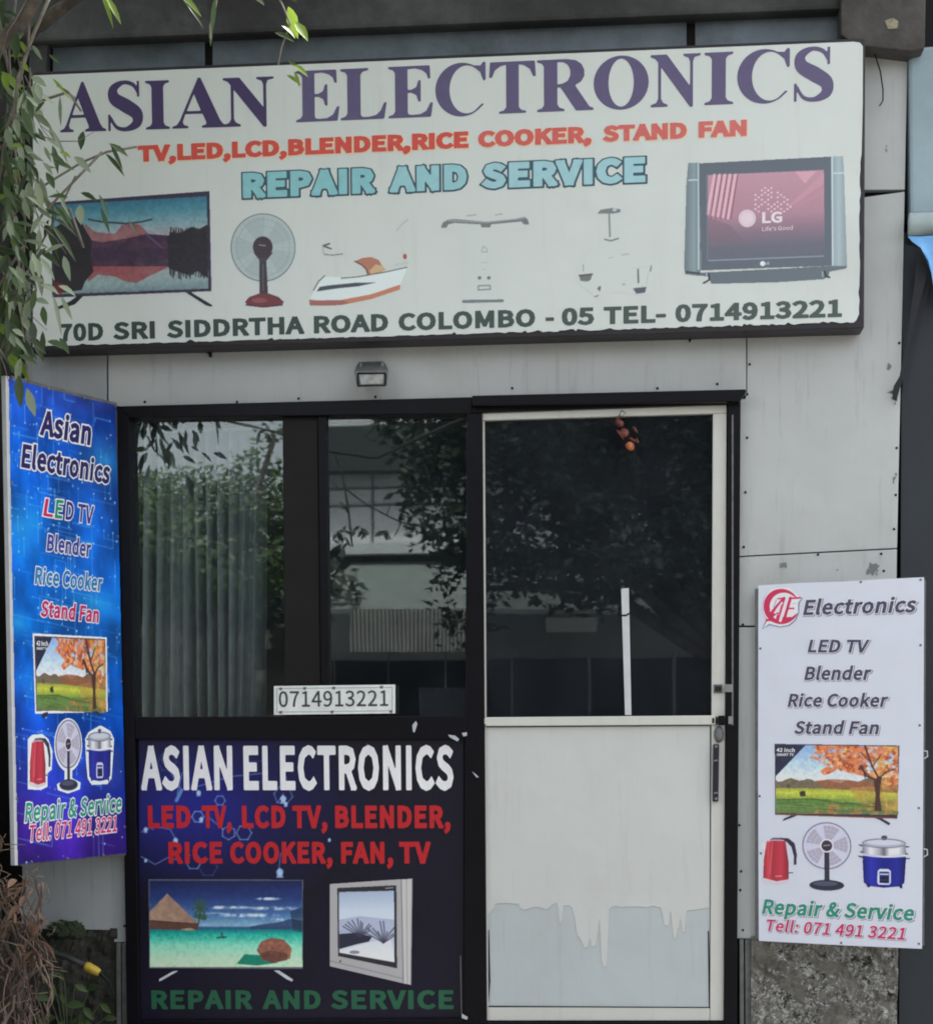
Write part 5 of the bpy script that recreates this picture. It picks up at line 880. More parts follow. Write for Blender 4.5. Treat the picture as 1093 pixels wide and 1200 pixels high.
p = Print(172, 1026, 360, 1152, 1.4, bg=(26, 24, 40)); p.poly([(174, 1030), (355.6, 1030.6), (355, 1136), (175, 1135)], (78, 80, 92)); p.T = None; p.unit((175.5, 1032), (354, 1032), (176, 1133.5)); n = vnoise((p.U*1.8, p.V), .1, 91, 5, .6); nf = vnoise((p.U*1.8, p.V), .03, 92, 4)
F4 = [(0, 0), (1, 0), (1, 1), (0, 1)]
p.poly(F4, p.ramp([(0, (22, 30, 70)), (.2, (34, 52, 104)), (.4, (66, 104, 150)), (.52, (122, 160, 180)), (.545, (40, 70, 120)), (.57, (24, 110, 118)), (.62, (34, 164, 146)), (.75, (126, 200, 172)), (.9, (172, 210, 176)), (1, (178, 206, 172))]))
for (u, v, ru, rv) in ((.5, .31, .2, .025), (.78, .21, .1, .022), (.82, .32, .2, .03), (.66, .4, .3, .03), (.9, .45, .16, .03), (.42, .38, .12, .02)):
    d = np.clip((n-.38)*3, 0, 1)*np.clip(1-np.hypot((p.U-u)/ru, (p.V-v)/rv), 0, 1); p.poly(F4, (196, 208, 218), np.clip(d*1.9, 0, .92))
p.poly([(.66, .53), (.75, .5), (.85, .48), (.92, .44), (1, .46), (1, .56), (.66, .56)], (44, 62, 98), .9); p.poly([(.92, .36), (1, .3), (1, .6), (.94, .58)], (22, 40, 60), .6)
p.poly(F4, (14, 120, 108), np.clip((nf-.45)*3, 0, 1)*np.clip(1-abs(p.V-.62)/.09, 0, 1)*.8)
p.poly([(0, .36), (.115, .15), (.32, .5), (0, .46)], (150, 122, 104)); p.poly([(.115, .15), (.32, .5), (.2, .49), (.12, .3)], (136, 108, 92), .6); p.poly([(0, .46), (.32, .5), (.32, .57), (.22, .57), (0, .56)], (84, 58, 50)); p.line([(0, .46), (.32, .5)], 1, (60, 42, 40))
for i in range(9):
    a = math.radians(i*40+10); p.line([(.33, .3), (.33+.05*math.cos(a), .31+.11*math.sin(a))], 2.2, (44, 78, 50), .9)
p.line([(.335, .32), (.32, .5)], 1.5, (70, 62, 44)); p.poly([(.28, .42), (.33, .37), (.38, .42), (.36, .46)], (40, 72, 44), .8); p.line([(.44, .66), (.5, .65)], 1.6, (40, 60, 64)); p.line([(.47, .6), (.48, .66)], 1.5, (40, 50, 56)); p.poly([(.2, .56), (.27, .545), (.3, .57), (.24, .58)], (150, 140, 110))
p.poly([(.57, .96), (.62, .85), (.72, .86), (.84, .95), (.7, .98)], (20, 118, 96)); p.poly([(.7, .8), (.73, .7), (.8, .66), (.88, .68), (.93, .78), (.92, .9), (.82, .95), (.74, .92)], np.stack([96+70*nf, 62+46*nf, 50+38*nf], -1)); p.poly([(.72, .84), (.8, .8), (.9, .84), (.9, .92), (.8, .95), (.74, .91)], (70, 44, 40), .55)
p.T = None
for L in ([(203, 1138), (210, 1137.5), (190, 1149), (186, 1150.5), (187, 1147)], [(320, 1137), (327, 1137), (344, 1148), (342, 1150.5), (335, 1147)]): p.poly(L, (176, 180, 184))
p.texture(62, .16, 4); p.emit('printed_television', PP, POS, .0008, GP, rough=.38)
Q5 = lambda x, y: (140+x/2.484, 820+y/2.484); q = lambda L: [Q5(*t) for t in L]
p = Print(382, 1026, 486, 1158, 1.6, bg=(26, 24, 36)); p.poly(q([(612, 536), (820, 522), (852, 521), (848, 830), (826, 826), (612, 776)]), (156, 154, 154)); p.poly(q([(820, 524), (852, 521), (848, 830), (826, 826)]), (176, 174, 172)); p.line(q([(820, 524), (826, 826)]), 1.2, (108, 106, 108)); p.line(q([(835, 524), (838, 826)]), .9, (136, 134, 134)); p.line(q([(613, 760), (826, 812)]), 1, (118, 116, 118)); p.poly(q([(634, 548), (806, 540), (808, 782), (636, 746)]), (40, 40, 46))
scr = q([(639, 560), (799, 556), (800, 764), (640, 736)]); p.unit(Q5(639, 558), Q5(800, 556), Q5(639, 750)); p.T = None
p.poly(scr, p.ramp([(0, (150, 164, 184)), (.3, (182, 192, 204)), (.55, (190, 196, 206)), (.75, (170, 176, 190)), (1, (206, 210, 216))])); p.poly(q([(639, 640), (700, 630), (799, 640), (800, 690), (640, 690)]), (128, 136, 164), .5); p.poly(q([(640, 682), (690, 678), (735, 690), (726, 704), (690, 712), (640, 726)]), (40, 40, 56)); p.poly(q([(655, 728), (690, 716), (790, 690), (800, 764), (640, 736)]), (204, 206, 212), .7)
for bx_, by2, hh in ((700, 690, 60), (768, 708, 66)):
    for i in range(10):
        a = math.radians(-90+(i-4.5)*13); L = hh*RNG.uniform(.5, 1); p.line(q([(bx_, by2), (bx_+L*.5*math.cos(a), by2+L*.5*math.sin(a)), (bx_+L*math.cos(a*1.02)+RNG.uniform(-6, 6), by2+L*math.sin(a))]), 1.3, (54, 52, 72), .85)
p.ell(*Q5(684, 735), 6, 2, (92, 92, 104), .7); p.line(q([(775, 549), (796, 547)]), 1.2, (150, 152, 158), .9); p.line(q([(852, 521), (848, 830)]), 1.2, (120, 118, 118)); p.ell(*Q5(643, 761), 1.2, 1.4, (70, 70, 74)); p.emit('printed_television', PP, POS, .0008, GP, rough=.38)
# torn scraps where the poster's corner has come away
for L in ([(483, 850), (487, 845), (489, 848), (486, 858), (484, 858)], [(525, 861), (533, 862), (538, 866), (536, 869), (527, 864)], [(541, 859), (547, 858), (547, 862), (543, 863)], [(553, 904), (557, 907), (561, 911), (558, 911)], [(541, 1188), (548, 1192), (547, 1195), (541, 1193)]):
    slab('torn_scrap', L, -.041, .002, pmat('pale_scrap', tuple(alb((150, 155, 160))), .6), POS, 0)
slab('peeled_edge', [(539, 1120), (540, 1120), (541, 1188), (540.2, 1189)], -.0375, .002, M_DULL, POS, 0)
# ------------------------------------------------------------------ phone number plate on the window
PLT = thing('number_plate', at(392, 837, -.03), 'small white plate with a phone number across the bottom of the window', 'sign')
slab('plate', [(321, 804), (463, 802.2), (463, 836), (321, 837.8)], -.034, .006, pmat('plate_white', tuple(float(v) for v in alb((188, 192, 188))), .5, noise=.15, scale=20), PLT, .001)
PN = facade(-.034)
for L in ([(324, 806.5), (460, 805), (460, 806), (324, 807.5)], [(324, 834), (460, 832.4), (460, 833.4), (324, 835)], [(324, 806.5), (325, 806.5), (325, 835), (324, 835)], [(459, 805), (460, 805), (460, 833.4), (459, 833.4)]): slab('border_line', L, -.0345, .0004, ink((140, 144, 142)), PLT, 0)
text(PN, PLT, '0714913221', (327, 828.6), (455, 827.4), 810.2, (52, 54, 58), weight=4, track=8, h=.001)
for q in ((329, 807.5), (357, 807), (391, 806.5), (447, 805.5), (329, 835), (389, 834.5), (458, 834)): slab('tape_bit', [(q[0]-2, q[1]-1.5), (q[0]+2, q[1]-2), (q[0]+1.5, q[1]+1.5), (q[0]-1.6, q[1]+1.2)], -.0352, .0005, M_DULL, PLT, 0)
# white strip in front of the door glass
o = slab('plastic_strip', [(727.5, 690), (736.5, 689), (739.5, 838), (732, 838)], DP+.008, .006, M_WHITEP, None, .001, loc=tuple(at(735, 838, DP))); tag(o, 'narrow white strip standing against the door glass', 'strip')
slab('tie', [(727, 720.5), (733, 720), (738, 717.5), (738, 719.5), (733, 722.4), (727, 722)], DP+.0065, .0015, M_BLACK, o, 0)
# ------------------------------------------------------------------ charm hanging at the head of the door
CH = thing('hanging_charm', at(733, 500, -.04), 'string of dried orange-red fruit hanging at the head of the door', 'charm')
bm = bmesh.new(); pts = [at(x, y, -.045) for x, y in ((728, 481), (725, 487), (728, 497), (733, 510), (738, 524))]; add_tube(bm, pts, .0018, 6); add_tube(bm, [at(728, 481, -.045), at(733, 484, -.045), at(729, 488, -.045)], .0015, 6); obj('string', bm, M_BLACK, CH)
for (x, y, r, c) in ((725.5, 496, .0135, (92, 48, 42)), (731, 507.5, .0145, (104, 52, 42)), (738, 522.5, .014, (160, 92, 56))):
    bm = bmesh.new(); bmesh.ops.create_icosphere(bm, subdivisions=3, radius=r, matrix=Matrix.Translation(at(x, y, -.045)))
    for v in bm.verts: v.co += Vector((v.co-Vector(at(x, y, -.045))))*mnoise.noise(v.co*45)*.4
    obj('dried_fruit', bm, pmat('fruit_%d' % c[0], tuple(float(v) for v in alb(c, .8)), .5, noise=.4, scale=60), CH, smooth=True)
for (x, y, x2, y2) in ((741, 501, 747, 508), (736, 514, 746, 519), (722, 504, 731, 516), (744, 515, 748, 520), (728, 488, 721, 493)):
    bm = bmesh.new(); a, b = Vector(at(x, y, -.05)), Vector(at(x2, y2, -.055)); add_tube(bm, [a, a.lerp(b, .3)+Vector((0, 0, .004)), a.lerp(b, .7)+Vector((0, 0, .002)), b], [.002, .0055, .004, .0008], 7); obj('dried_chilli', bm, pmat('chilli_red', (.12, .025, .018), .45, noise=.4, scale=50), CH, smooth=True)
# ------------------------------------------------------------------ floodlight under the sign
FL = thing('floodlight', at(436, 440, 0), 'small grey floodlight fixed to the wall under the signboard', 'light')
def hexa_box(name, f, Yf0, b, Yb, mat, bevel=.002, par=FL):
    bm = bmesh.new(); add_prism(bm, [at(x, y, Yf0) for x, y in f], [at(x, y, Yb) for x, y in b]); return obj(name, bm, mat, par, None, bevel)
hs = hexa_box('housing', [(414.5, 435), (455.5, 433.5), (453.5, 452.5), (418.5, 454)], -.10, [(420, 424), (450, 423), (450, 444), (421, 445)], -.03, M_DULL, .003)
hexa_box('lens', [(420.5, 439), (450, 438), (448.8, 449.6), (422.8, 450.6)], -.1025, [(420.5, 439), (450, 438), (448.8, 449.6), (422.8, 450.6)], -.1, pmat('clouded_lens', (.42, .42, .40), .25, noise=.4, scale=40), .001, hs)
for L in (rect(419, 436.6, 452, 438.2), rect(418.6, 451.2, 451.5, 452.8), rect(418.5, 438, 420.3, 451), rect(450.6, 437, 452.4, 451)): hexa_box('rim', L, -.106, L, -.1, M_FRAME, .001, hs)
hexa_box('bracket', [(421, 425), (424.5, 425), (424.5, 434), (421, 434)], -.07, [(421, 425), (424.5, 425), (424.5, 434), (421, 434)], -.001, M_DULL); hexa_box('bracket', [(446, 424), (450, 424), (450, 433), (446, 433)], -.07, [(446, 424), (450, 424), (450, 433), (446, 433)], -.001, M_DULL)
hexa_box('bracket_bar', [(424, 424.5), (447, 423.7), (447, 428), (424, 429)], -.02, [(424, 424.5), (447, 423.7), (447, 428), (424, 429)], 0, M_POST)
# bracket stubs under the sign's lower edge and a loose black lead on the right
for x, y in ((244, 409), (806, 391)):
    bm = bmesh.new(); add_slab(bm, [(x-3, y-6), (x+3, y-6), (x+3.5, y+8), (x+1, y+9), (x, y+4), (x-3, y+4)], -.02, .018); o = obj('sign_bracket', bm, M_FRAME, SIGN, None, .001)
bm = bmesh.new(); add_tube(bm, [at(x, y, -.03) for x, y in ((1014, 40), (1024, 62), (1031, 84), (1034, 105), (1034, 118), (1030, 124))], .0022, 6); tag(obj('loose_lead', bm, M_BLACK, loc=tuple(at(1030, 90, -.03))), 'thin black lead dangling from the beam beside the signboard', 'cable')
# ------------------------------------------------------------------ the neighbour on the right
NB = thing('neighbouring_shop', at(1180, 900, 0), 'neighbouring front with pale blue fascia and dark slate shutter right of the white cladding', 'shop')
M_NBLUE = pmat('pale_blue_fascia', tuple(float(v) for v in alb((118, 136, 142))), .45, noise=.18, scale=4)
slab('fascia', [(1064, 56), (1500, 20), (1500, 240), (1066, 252)], -.02, .12, M_NBLUE, NB, .01)
bm = bmesh.new(); add_tube(bm, [at(1064.5, 263, -.03), at(1500, 250, -.03)], .034, 20); obj('rolled_edge', bm, pmat('pale_roll', tuple(float(v) for v in alb((168, 182, 182))), .5, noise=.2, scale=10), NB, smooth=True)
slab('shutter', [(1056, 272), (1500, 262), (1500, 1380), (1052, 1380)], .03, .05, pmat('dark_slate_shutter', tuple(float(v) for v in alb((24, 30, 35))), .5, noise=.3, scale=2.5), NB, .002)
slab('side_flap', [(1056, 285), (1080, 290), (1090, 330), (1068, 420), (1057, 460)], .012, .01, pmat('navy_cloth', (.018, .022, .032), .7), NB, .002)
bm = bmesh.new()
tp = [[(1063, 277), (1078, 277), (1093, 276), (1130, 274)], [(1068, 283), (1082, 284), (1096, 286), (1132, 290)], [(1078, 290), (1086, 300), (1097, 308), (1134, 310)], [(1087, 305), (1090, 318), (1098, 328), (1136, 330)], [(1091, 322), (1093, 334), (1100, 344), (1138, 346)]]
g = [[bm.verts.new(at(x, y, -.07-.03*math.sin(i*1.3+j*.9))) for i, (x, y) in enumerate(r)] for j, r in enumerate(tp)]
for r, q in zip(g, g[1:]):
    for i in range(3): bm.faces.new((r[i], q[i], q[i+1], r[i+1]))
bmesh.ops.solidify(bm, geom=bm.faces[:], thickness=.003)
tag(obj('tarpaulin', bm, pmat('bright_blue_tarp', tuple(float(v) for v in alb((92, 148, 200), .62)), .35, noise=.2, scale=14), loc=tuple(at(1090, 300, -.07)), smooth=True), 'bright sky blue tarpaulin corner hanging under the pale fascia', 'tarpaulin')
slab('strap', [(1074, 292), (1091, 300), (1066, 400), (1057, 444), (1050, 470), (1045.5, 465), (1047, 452), (1054, 440), (1060, 405), (1071, 330)], -.035, .01, pmat('black_strap', (.012, .013, .018), .7), NB, .002)
bm = bmesh.new(); add_box(bm, wr+.012, wr+3.2, .1, 3.6, 0, 4.4); obj('wall', bm, M_BLACK, NB)
# dim yard wall behind the tree; its side arm is unseen, added to block light
bm = bmesh.new(); add_box(bm, -5, wl-.02, .9, 1.05, 0, 4.3); add_box(bm, wl-.75, wl-.6, -1.6, .9, 0, 2.7); tag(obj('yard_wall_and_blocker', bm, pmat('dark_yard_wall', (.03, .028, .026), .95, noise=.5, scale=3), loc=(-2.5, .9, 0)), 'dark weathered wall behind the vines at the left edge, with an unseen arm added to block light', 'wall')

# ------------------------------------------------------------------ leaves
def leaf(V, F, base, d, up, L, W, bend=.25, fold=.25):
    d = d.normalized(); s = d.cross(up)
    if s.length < 1e-3: s = d.cross(Vector((1, .2, .1)))
    s.normalize(); n = s.cross(d); k = len(V)
    prof = [(0, .06), (.18, .62), (.42, 1), (.68, .8), (.87, .38), (1, .02)]
    for t, wv in prof:
        c = base+d*(L*t)-Vector((0, 0, 1))*(bend*L*t*t)
        for q in (-1, 0, 1): V.append(c+s*(q*W*.5*wv)+n*(abs(q)*fold*W*.5*wv))
    for i in range(len(prof)-1):
        for q in (0, 1): a = k+i*3+q; F.append((a, a+1, a+4, a+3))
def leafmesh(name, V, F, mat, parent, loc=None):
    me = bpy.data.meshes.new(name); me.from_pydata([tuple(v) for v in V], [], F); return link(name, me, mat, parent, loc, True)
R = random.Random(11)
TREE = thing('vine_covered_tree', (at(-70, 1100, -.62)[0], -.62, 0), 'tree trunk at the left edge, wrapped in leafy vines above and brown roots below', 'tree')
tx = at(-150, 700, -.62)[0]
bm = bmesh.new()
pts = [(tx+.02, -.62, -.05), (tx+.02, -.6, .35), (tx, -.6, .8), (tx-.03, -.58, 1.4)]+[tuple(at(x, y, Y)) for x, y, Y in ((-170, 420, -.6), (-150, 230, -.65), (-95, 120, -.7), (-20, 70, -.75), (28, 22, -.8), (66, -40, -.85), (170, -220, -.95))]
add_tube(bm, pts, [.30, .24, .2, .18, .15, .10, .055, .024, .017, .016, .015], 18)
for v in bm.verts:
    c = Vector((tx, -.62, v.co.z)); v.co += Vector((mnoise.noise(v.co*9), mnoise.noise(v.co*9+Vector((5, 0, 0))), mnoise.noise(v.co*9+Vector((0, 7, 0)))))*.016
obj('trunk', bm, M_BARK, TREE, smooth=True)
bm = bmesh.new(); add_tube(bm, [(at(45, -20, -.75)[0], -.75, 3.5), at(160, -60, -.9), at(330, -70, -1.0), at(520, -110, -1.1)], [.016, .014, .012, .01], 8)
add_tube(bm, [at(20, 60, -.7), at(60, 15, -.75), at(68, 8, -.8), at(120, -20, -.8)], [.016, .012, .009, .006], 7); obj('branch', bm, M_BARK, TREE, smooth=True)
# root tangle at the foot
bm = bmesh.new()
for k in range(9):
    x0 = R.uniform(-70, 0); add_tube(bm, [at(x0+R.uniform(-6, 4), 985+R.uniform(-30, 30), -.66), at(x0+8, 1060, -.7), at(x0+R.uniform(0, 26), 1150, -.72), at(x0+R.uniform(10, 30), 1230, -.7), at(x0+30, 1390, -.7)], [.03, .05, .07, .085, .09], 9)
for v in bm.verts: v.co += Vector((mnoise.noise(v.co*16), mnoise.noise(v.co*16+Vector((9, 0, 0))), 0))*.028
obj('root_mass', bm, M_ROOTDARK, TREE, smooth=True)
M_ROOTS = [pmat('root_tone_%d' % i, c, .9, noise=.4, scale=30) for i, c in enumerate(((.135, .09, .07), (.07, .046, .037), (.21, .155, .12)))]
for k in range(74):
    bm = bmesh.new(); x = R.uniform(-12, 52); y = R.uniform(985 if x < 6 else 1024, 1190); Y = -.78+R.uniform(-.08, .08); P_ = [at(x, y, Y)]; a = R.uniform(-.6, .6)
    for i in range(R.randint(4, 8)):
        a += R.uniform(-.55, .55); a *= .85; x += math.sin(a)*17; y += math.cos(a)*17*R.choice([1, 1, 1, .6]); lim = 64-abs(y-1100)*.06
        x = min(x, lim+R.uniform(-6, 3)); Y += R.uniform(-.02, .02); P_.append(at(x, y, Y))
    r0 = R.choice([R.uniform(.0013, .003), R.uniform(.003, .0058)]); add_tube(bm, P_, [r0*(1-.6*i/len(P_)) for i in range(len(P_))], 6); obj('aerial_root', bm, R.choice(M_ROOTS), TREE, smooth=True)
bm = bmesh.new()
for k in range(110):
    x = R.uniform(-10, 62); y = R.uniform(985 if x < 6 else 1022, 1200); Y = -.84+R.uniform(-.06, .06); a = R.uniform(0, 6.3); L = R.uniform(8, 26); add_tube(bm, [at(x, y, Y), at(x+L*.5*math.cos(a)+2, y+L*.5*math.sin(a), Y-.01), at(x+L*math.cos(a), y+L*math.sin(a), Y)], [.0014, .0012, .0006], 4)
obj('twigs', bm, M_ROOTS[2], TREE)['kind'] = 'stuff'
V, F = [], []
for k in range(46):
    x = R.uniform(-10, 50); b = Vector(at(x, R.uniform(980 if x < 6 else 1030, 1120), -.86)); leaf(V, F, b, Vector((R.uniform(-1, 1), R.uniform(-.6, .1), R.uniform(-1, .2))), Vector((R.random(), R.random(), 1)), R.uniform(.03, .06), R.uniform(.015, .028), .3, .5)
leafmesh('dead_leaves', V, F, mat_leaf('dead_brown_leaf', (.20, .12, .08), .1, .7, .4), TREE)['kind'] = 'stuff'
# ivy and vines over the upper trunk
bm = bmesh.new()
vines = [[(-6, -10), (10, 90), (4, 190), (22, 300), (8, 420)], [(22, -10), (12, 60), (14, 150), (30, 260), (26, 370), (34, 450)], [(120, 178), (90, 210), (50, 250), (20, 300), (-8, 350)], [(160, 172), (125, 178), (95, 190), (70, 205), (44, 222)], [(60, -10), (40, 40), (20, 90), (16, 150)],
         [(0, 410), (20, 350), (42, 300), (60, 262), (88, 206)], [(5, 320), (24, 336), (30, 370), (30, 395)], [(-8, 400), (10, 425), (20, 438)], [(38, -6), (32, 60), (8, 150), (-4, 220)], [(20, 105), (40, 120), (78, 108), (86, 115)], [(66, 100), (80, 108), (96, 130)], [(44, 210), (62, 250), (84, 245), (98, 290)]]
for L in vines:
    Y = -.78+R.uniform(-.1, .15); add_tube(bm, [at(x+R.uniform(-2, 2), y, Y+R.uniform(-.02, .02)) for x, y in L], [R.uniform(.003, .005)]*len(L), 6)
for k in range(26):
    x, y = R.uniform(-8, 46), R.uniform(-10, 430); Y = -.75+R.uniform(-.1, .1); P_ = []
    a = R.uniform(-.7, .7)
    for i in range(5): P_.append(at(x, y, Y)); a += R.uniform(-.5, .5); x += math.sin(a)*22; y += math.cos(a)*22
    add_tube(bm, P_, [.002, .0019, .0016, .0012, .0008], 5)
obj('vine_stems', bm, M_STEM, TREE, smooth=True)
VS = {'g': ([], []), 'p': ([], []), 'b': ([], [])}
def put(kind, x, y, ang, L, W, Y=None, tilt=None, bend=None):
    """leaf whose tip points ang degrees (0 right, 90 down), L long on the photograph's scale"""
    Y = -.85+R.uniform(-.12, .12) if Y is None else Y; a = math.radians(ang); d = Vector((math.cos(a), R.uniform(-.35, .35), -math.sin(a)))
    up = Vector((R.uniform(-.6, .6), -.8 if tilt is None else tilt, R.uniform(.1, .9))); m = (Y-CAM[1])/FPX
    leaf(*VS[kind], Vector(at(x, y, Y)), d, up, L*m, W*m, R.uniform(.05, .3) if bend is None else bend, R.uniform(.15, .5))
for k in range(215):     # the dense part at the very edge
    x = min(R.uniform(-40, 34), R.uniform(-40, 48)); y = R.uniform(-10, 440); put('b' if R.random() < .13 else 'g', x, y, R.gauss(75, 40), R.uniform(16, 36), R.uniform(7, 13), Y=-.70+R.uniform(-.12, .12))
for k in range(120):
    x = abs(R.gauss(0, 30)); y = R.uniform(90, 420); put('g' if R.random() < .72 else 'p', x+4, y, R.gauss(60, 38), R.uniform(15, 32), R.uniform(5, 10))
for k in range(36): put('p', R.uniform(6, 48), R.uniform(95, 330), R.gauss(65, 35), R.uniform(14, 28), R.uniform(5, 10))
for q in ((37, 92, 25, 24, 7), (38, 96, 25, 18, 5), (62, 94, 0, 2, 1)): pass
LIST = [('p', 37, 90, 28, 25, 9), ('p', 38, 53, 48, 22, 5), ('p', 87, 184, 30, 22, 10), ('p', 34, 213, 80, 34, 12), ('p', 94, 240, 85, 22, 12), ('p', 60, 150, 62, 36, 5), ('p', 30, 125, 70, 30, 8), ('p', 12, 95, 75, 24, 7), ('p', 75, 300, 68, 30, 9), ('p', 48, 334, 20, 22, 12), ('p', 62, 345, 80, 40, 6), ('p', 72, 348, 60, 26, 7), ('p', 52, 196, 5, 16, 4), ('p', 58, 148, 70, 18, 5), ('p', 45, 150, 55, 20, 5), ('p', 52, 172, 60, 20, 5), ('p', 66, 222, 60, 34, 5),
        ('g', 128, 168, 35, 32, 9), ('g', 124, 180, 42, 34, 6), ('g', 130, 170, 60, 26, 5), ('g', 95, 226, 20, 22, 7), ('g', 80, 232, 200, 26, 8), ('g', 116, 228, 60, 24, 5), ('g', 118, 243, 65, 28, 6), ('g', 62, 240, 45, 32, 8), ('g', 55, 260, 70, 36, 8), ('g', 44, 292, 25, 30, 9), ('g', 60, 262, 50, 44, 8), ('g', 150, 258, 45, 18, 4), ('g', 40, 395, 60, 30, 10), ('g', 56, 400, 15, 24, 10), ('g', 70, 396, 55, 20, 8), ('g', 14, 260, 40, 34, 9), ('g', 0, 235, 15, 30, 16),
        ('b', 12, 66, 0, 18, 10), ('b', 24, 72, 45, 14, 7), ('b', 24, 48, 60, 16, 6), ('b', 12, 172, 0, 16, 10), ('b', 14, 186, 80, 22, 9), ('b', 70, 178, 20, 16, 8), ('b', 62, 92, 45, 26, 4), ('b', 20, 166, 60, 10, 7), ('b', 66, 100, 35, 24, 3.5), ('g', 58, 64, 35, 16, 5), ('b', 24, 420, 70, 26, 9), ('g', 22, 440, 80, 40, 12), ('p', 32, 455, 75, 30, 12), ('b', 2, 0, 0, 1, 1)]
for q in LIST: put(*q)
for k, n_ in (('g', 'foliage'), ('p', 'pale_foliage'), ('b', 'backlit_foliage')): leafmesh(n_, *VS[k], {'g': M_LEAF, 'p': M_LEAFP, 'b': M_LEAFB}[k], TREE)
# the crown spreads out of the picture overhead, up and to the left; low left clumps are added to shade the wall
V, F = [], []
for c, r, n_ in (((-2.0, -1.3, 4.1), (1.4, 1.0, .7), 2600), ((-.6, -1.7, 4.5), (1.2, 1.0, .6), 1800), ((-2.9, -2.4, 4.0), (1.2, 1.2, .8), 1500), ((-2.6, -.9, 3.1), (.7, .7, .8), 900), ((-2.55, -1.5, 2.3), (.9, .8, 1.0), 2400), ((-2.6, -1.4, 1.2), (.8, .7, .8), 1500), ((.6, -2.0, 4.9), (1.0, .9, .5), 900)):
    for k in range(n_):
        d = Vector((R.gauss(0, 1), R.gauss(0, 1), R.gauss(0, 1))).normalized(); q = R.uniform(.1, 1)**.45; p_ = Vector(c)+Vector((d.x*r[0], d.y*r[1], d.z*r[2]))*q
        if p_.y > -.55: continue
        v = p_-Vector(CAM); zc = v.dot(Vector(ROT[2])); yc = v.dot(Vector(ROT[1]))/zc*FPX+PPY; xc = v.dot(Vector(ROT[0]))/zc*FPX+PPX
        if yc > -18 and xc > -25: continue          # leaves that would come into view are dropped
        leaf(V, F, p_, Vector((R.uniform(-1, 1), R.uniform(-1, 1), R.uniform(-1, .1))), Vector((R.uniform(-.4, .4), R.uniform(-.4, .4), 1)), R.uniform(.07, .12), R.uniform(.03, .045), .2, .3)
leafmesh('crown', V, F, M_LEAF, TREE)  # crown together with the added low left clumps that shade the wall
# sprigs that dangle into the top of the picture
def sprig(stem, leaves, label):
    bm = bmesh.new(); add_tube(bm, [at(x, y, -1.0) for x, y in stem], [.004]+[.0025]*(len(stem)-1), 6); s = obj('hanging_sprig', bm, M_STEM, TREE); s['label'] = label
    for kind in 'gpb':
        VS[kind] = ([], [])
        for q in leaves:
            if q[0] == kind: put(*q, Y=-1.0+R.uniform(-.03, .03))
        if VS[kind][0]: leafmesh('leaves', *VS[kind], {'g': M_LEAF, 'p': M_LEAFP, 'b': M_LEAFB}[kind], s)
sprig([(238, -40), (230, -10), (222, 4)], [('b', 208, -8, 38, 40, 9), ('g', 212, -4, 45, 36, 6)], 'twig with a yellow-green leaf over the left of the signboard')
sprig([(100, -40), (112, -10), (120, -2)], [('b', 124, -6, 62, 34, 9), ('b', 118, -14, 70, 40, 6)], 'twig with one bright leaf near the trunk')
sprig([(258, -30), (254, 0), (251, 20), (246, 30), (247, 46)], [('g', 252, -2, 96, 34, 6), ('g', 247, 24, 94, 24, 5)], 'bare grey twig hanging above the signboard')
sprig([(300, -40), (318, -20), (332, 8), (340, 28), (330, 56), (326, 76)], [('b', 338, 8, 70, 28, 14), ('b', 346, 26, 50, 26, 12), ('b', 330, 30, 30, 18, 8), ('g', 322, 38, 20, 26, 9), ('b', 344, 76, 30, 22, 7), ('b', 345, 84, 70, 18, 5), ('g', 338, 70, 40, 16, 6), ('g', 290, -6, 30, 26, 12), ('g', 330, -14, 40, 26, 8), ('b', 336, 88, 20, 18, 5)], 'long sprig of bright green leaves in front of the lettering')
# ------------------------------------------------------------------ things at the foot of the left wall
HO = thing('hose', at(90, 1125, -.1), 'dark hose with a yellow nozzle lying against the mossy plinth at the left', 'hose')
bm = bmesh.new(); add_tube(bm, [at(x, y, -.1) for x, y in ((30, 1108), (55, 1114), (80, 1122), (102, 1132))], .011, 10); obj('tube', bm, pmat('dark_rubber', (.022, .026, .028), .6, noise=.3, scale=20), HO, smooth=True)
bm = bmesh.new(); add_tube(bm, [at(x, y, -.1) for x, y in ((100, 1131.5), (103, 1133), (113, 1138), (117, 1140))], [.013, .017, .015, .011], 14); obj('nozzle', bm, pmat('mustard_plastic', tuple(float(v) for v in alb((150, 128, 44), .5)), .5, noise=.35, scale=40), HO, smooth=True)
bm = bmesh.new(); add_tube(bm, [at(117, 1140, -.1), at(127, 1150, -.09), at(133, 1166, -.08)], [.006, .004, .003], 7); obj('end_clip', bm, M_POST, HO)
WD = thing('weed', at(85, 1200, -.1), 'small broad-leaved weed growing on the mossy plinth beside the roots', 'plant')
V, F = [], []; bm = bmesh.new()
m = (-.1-CAM[1])/FPX
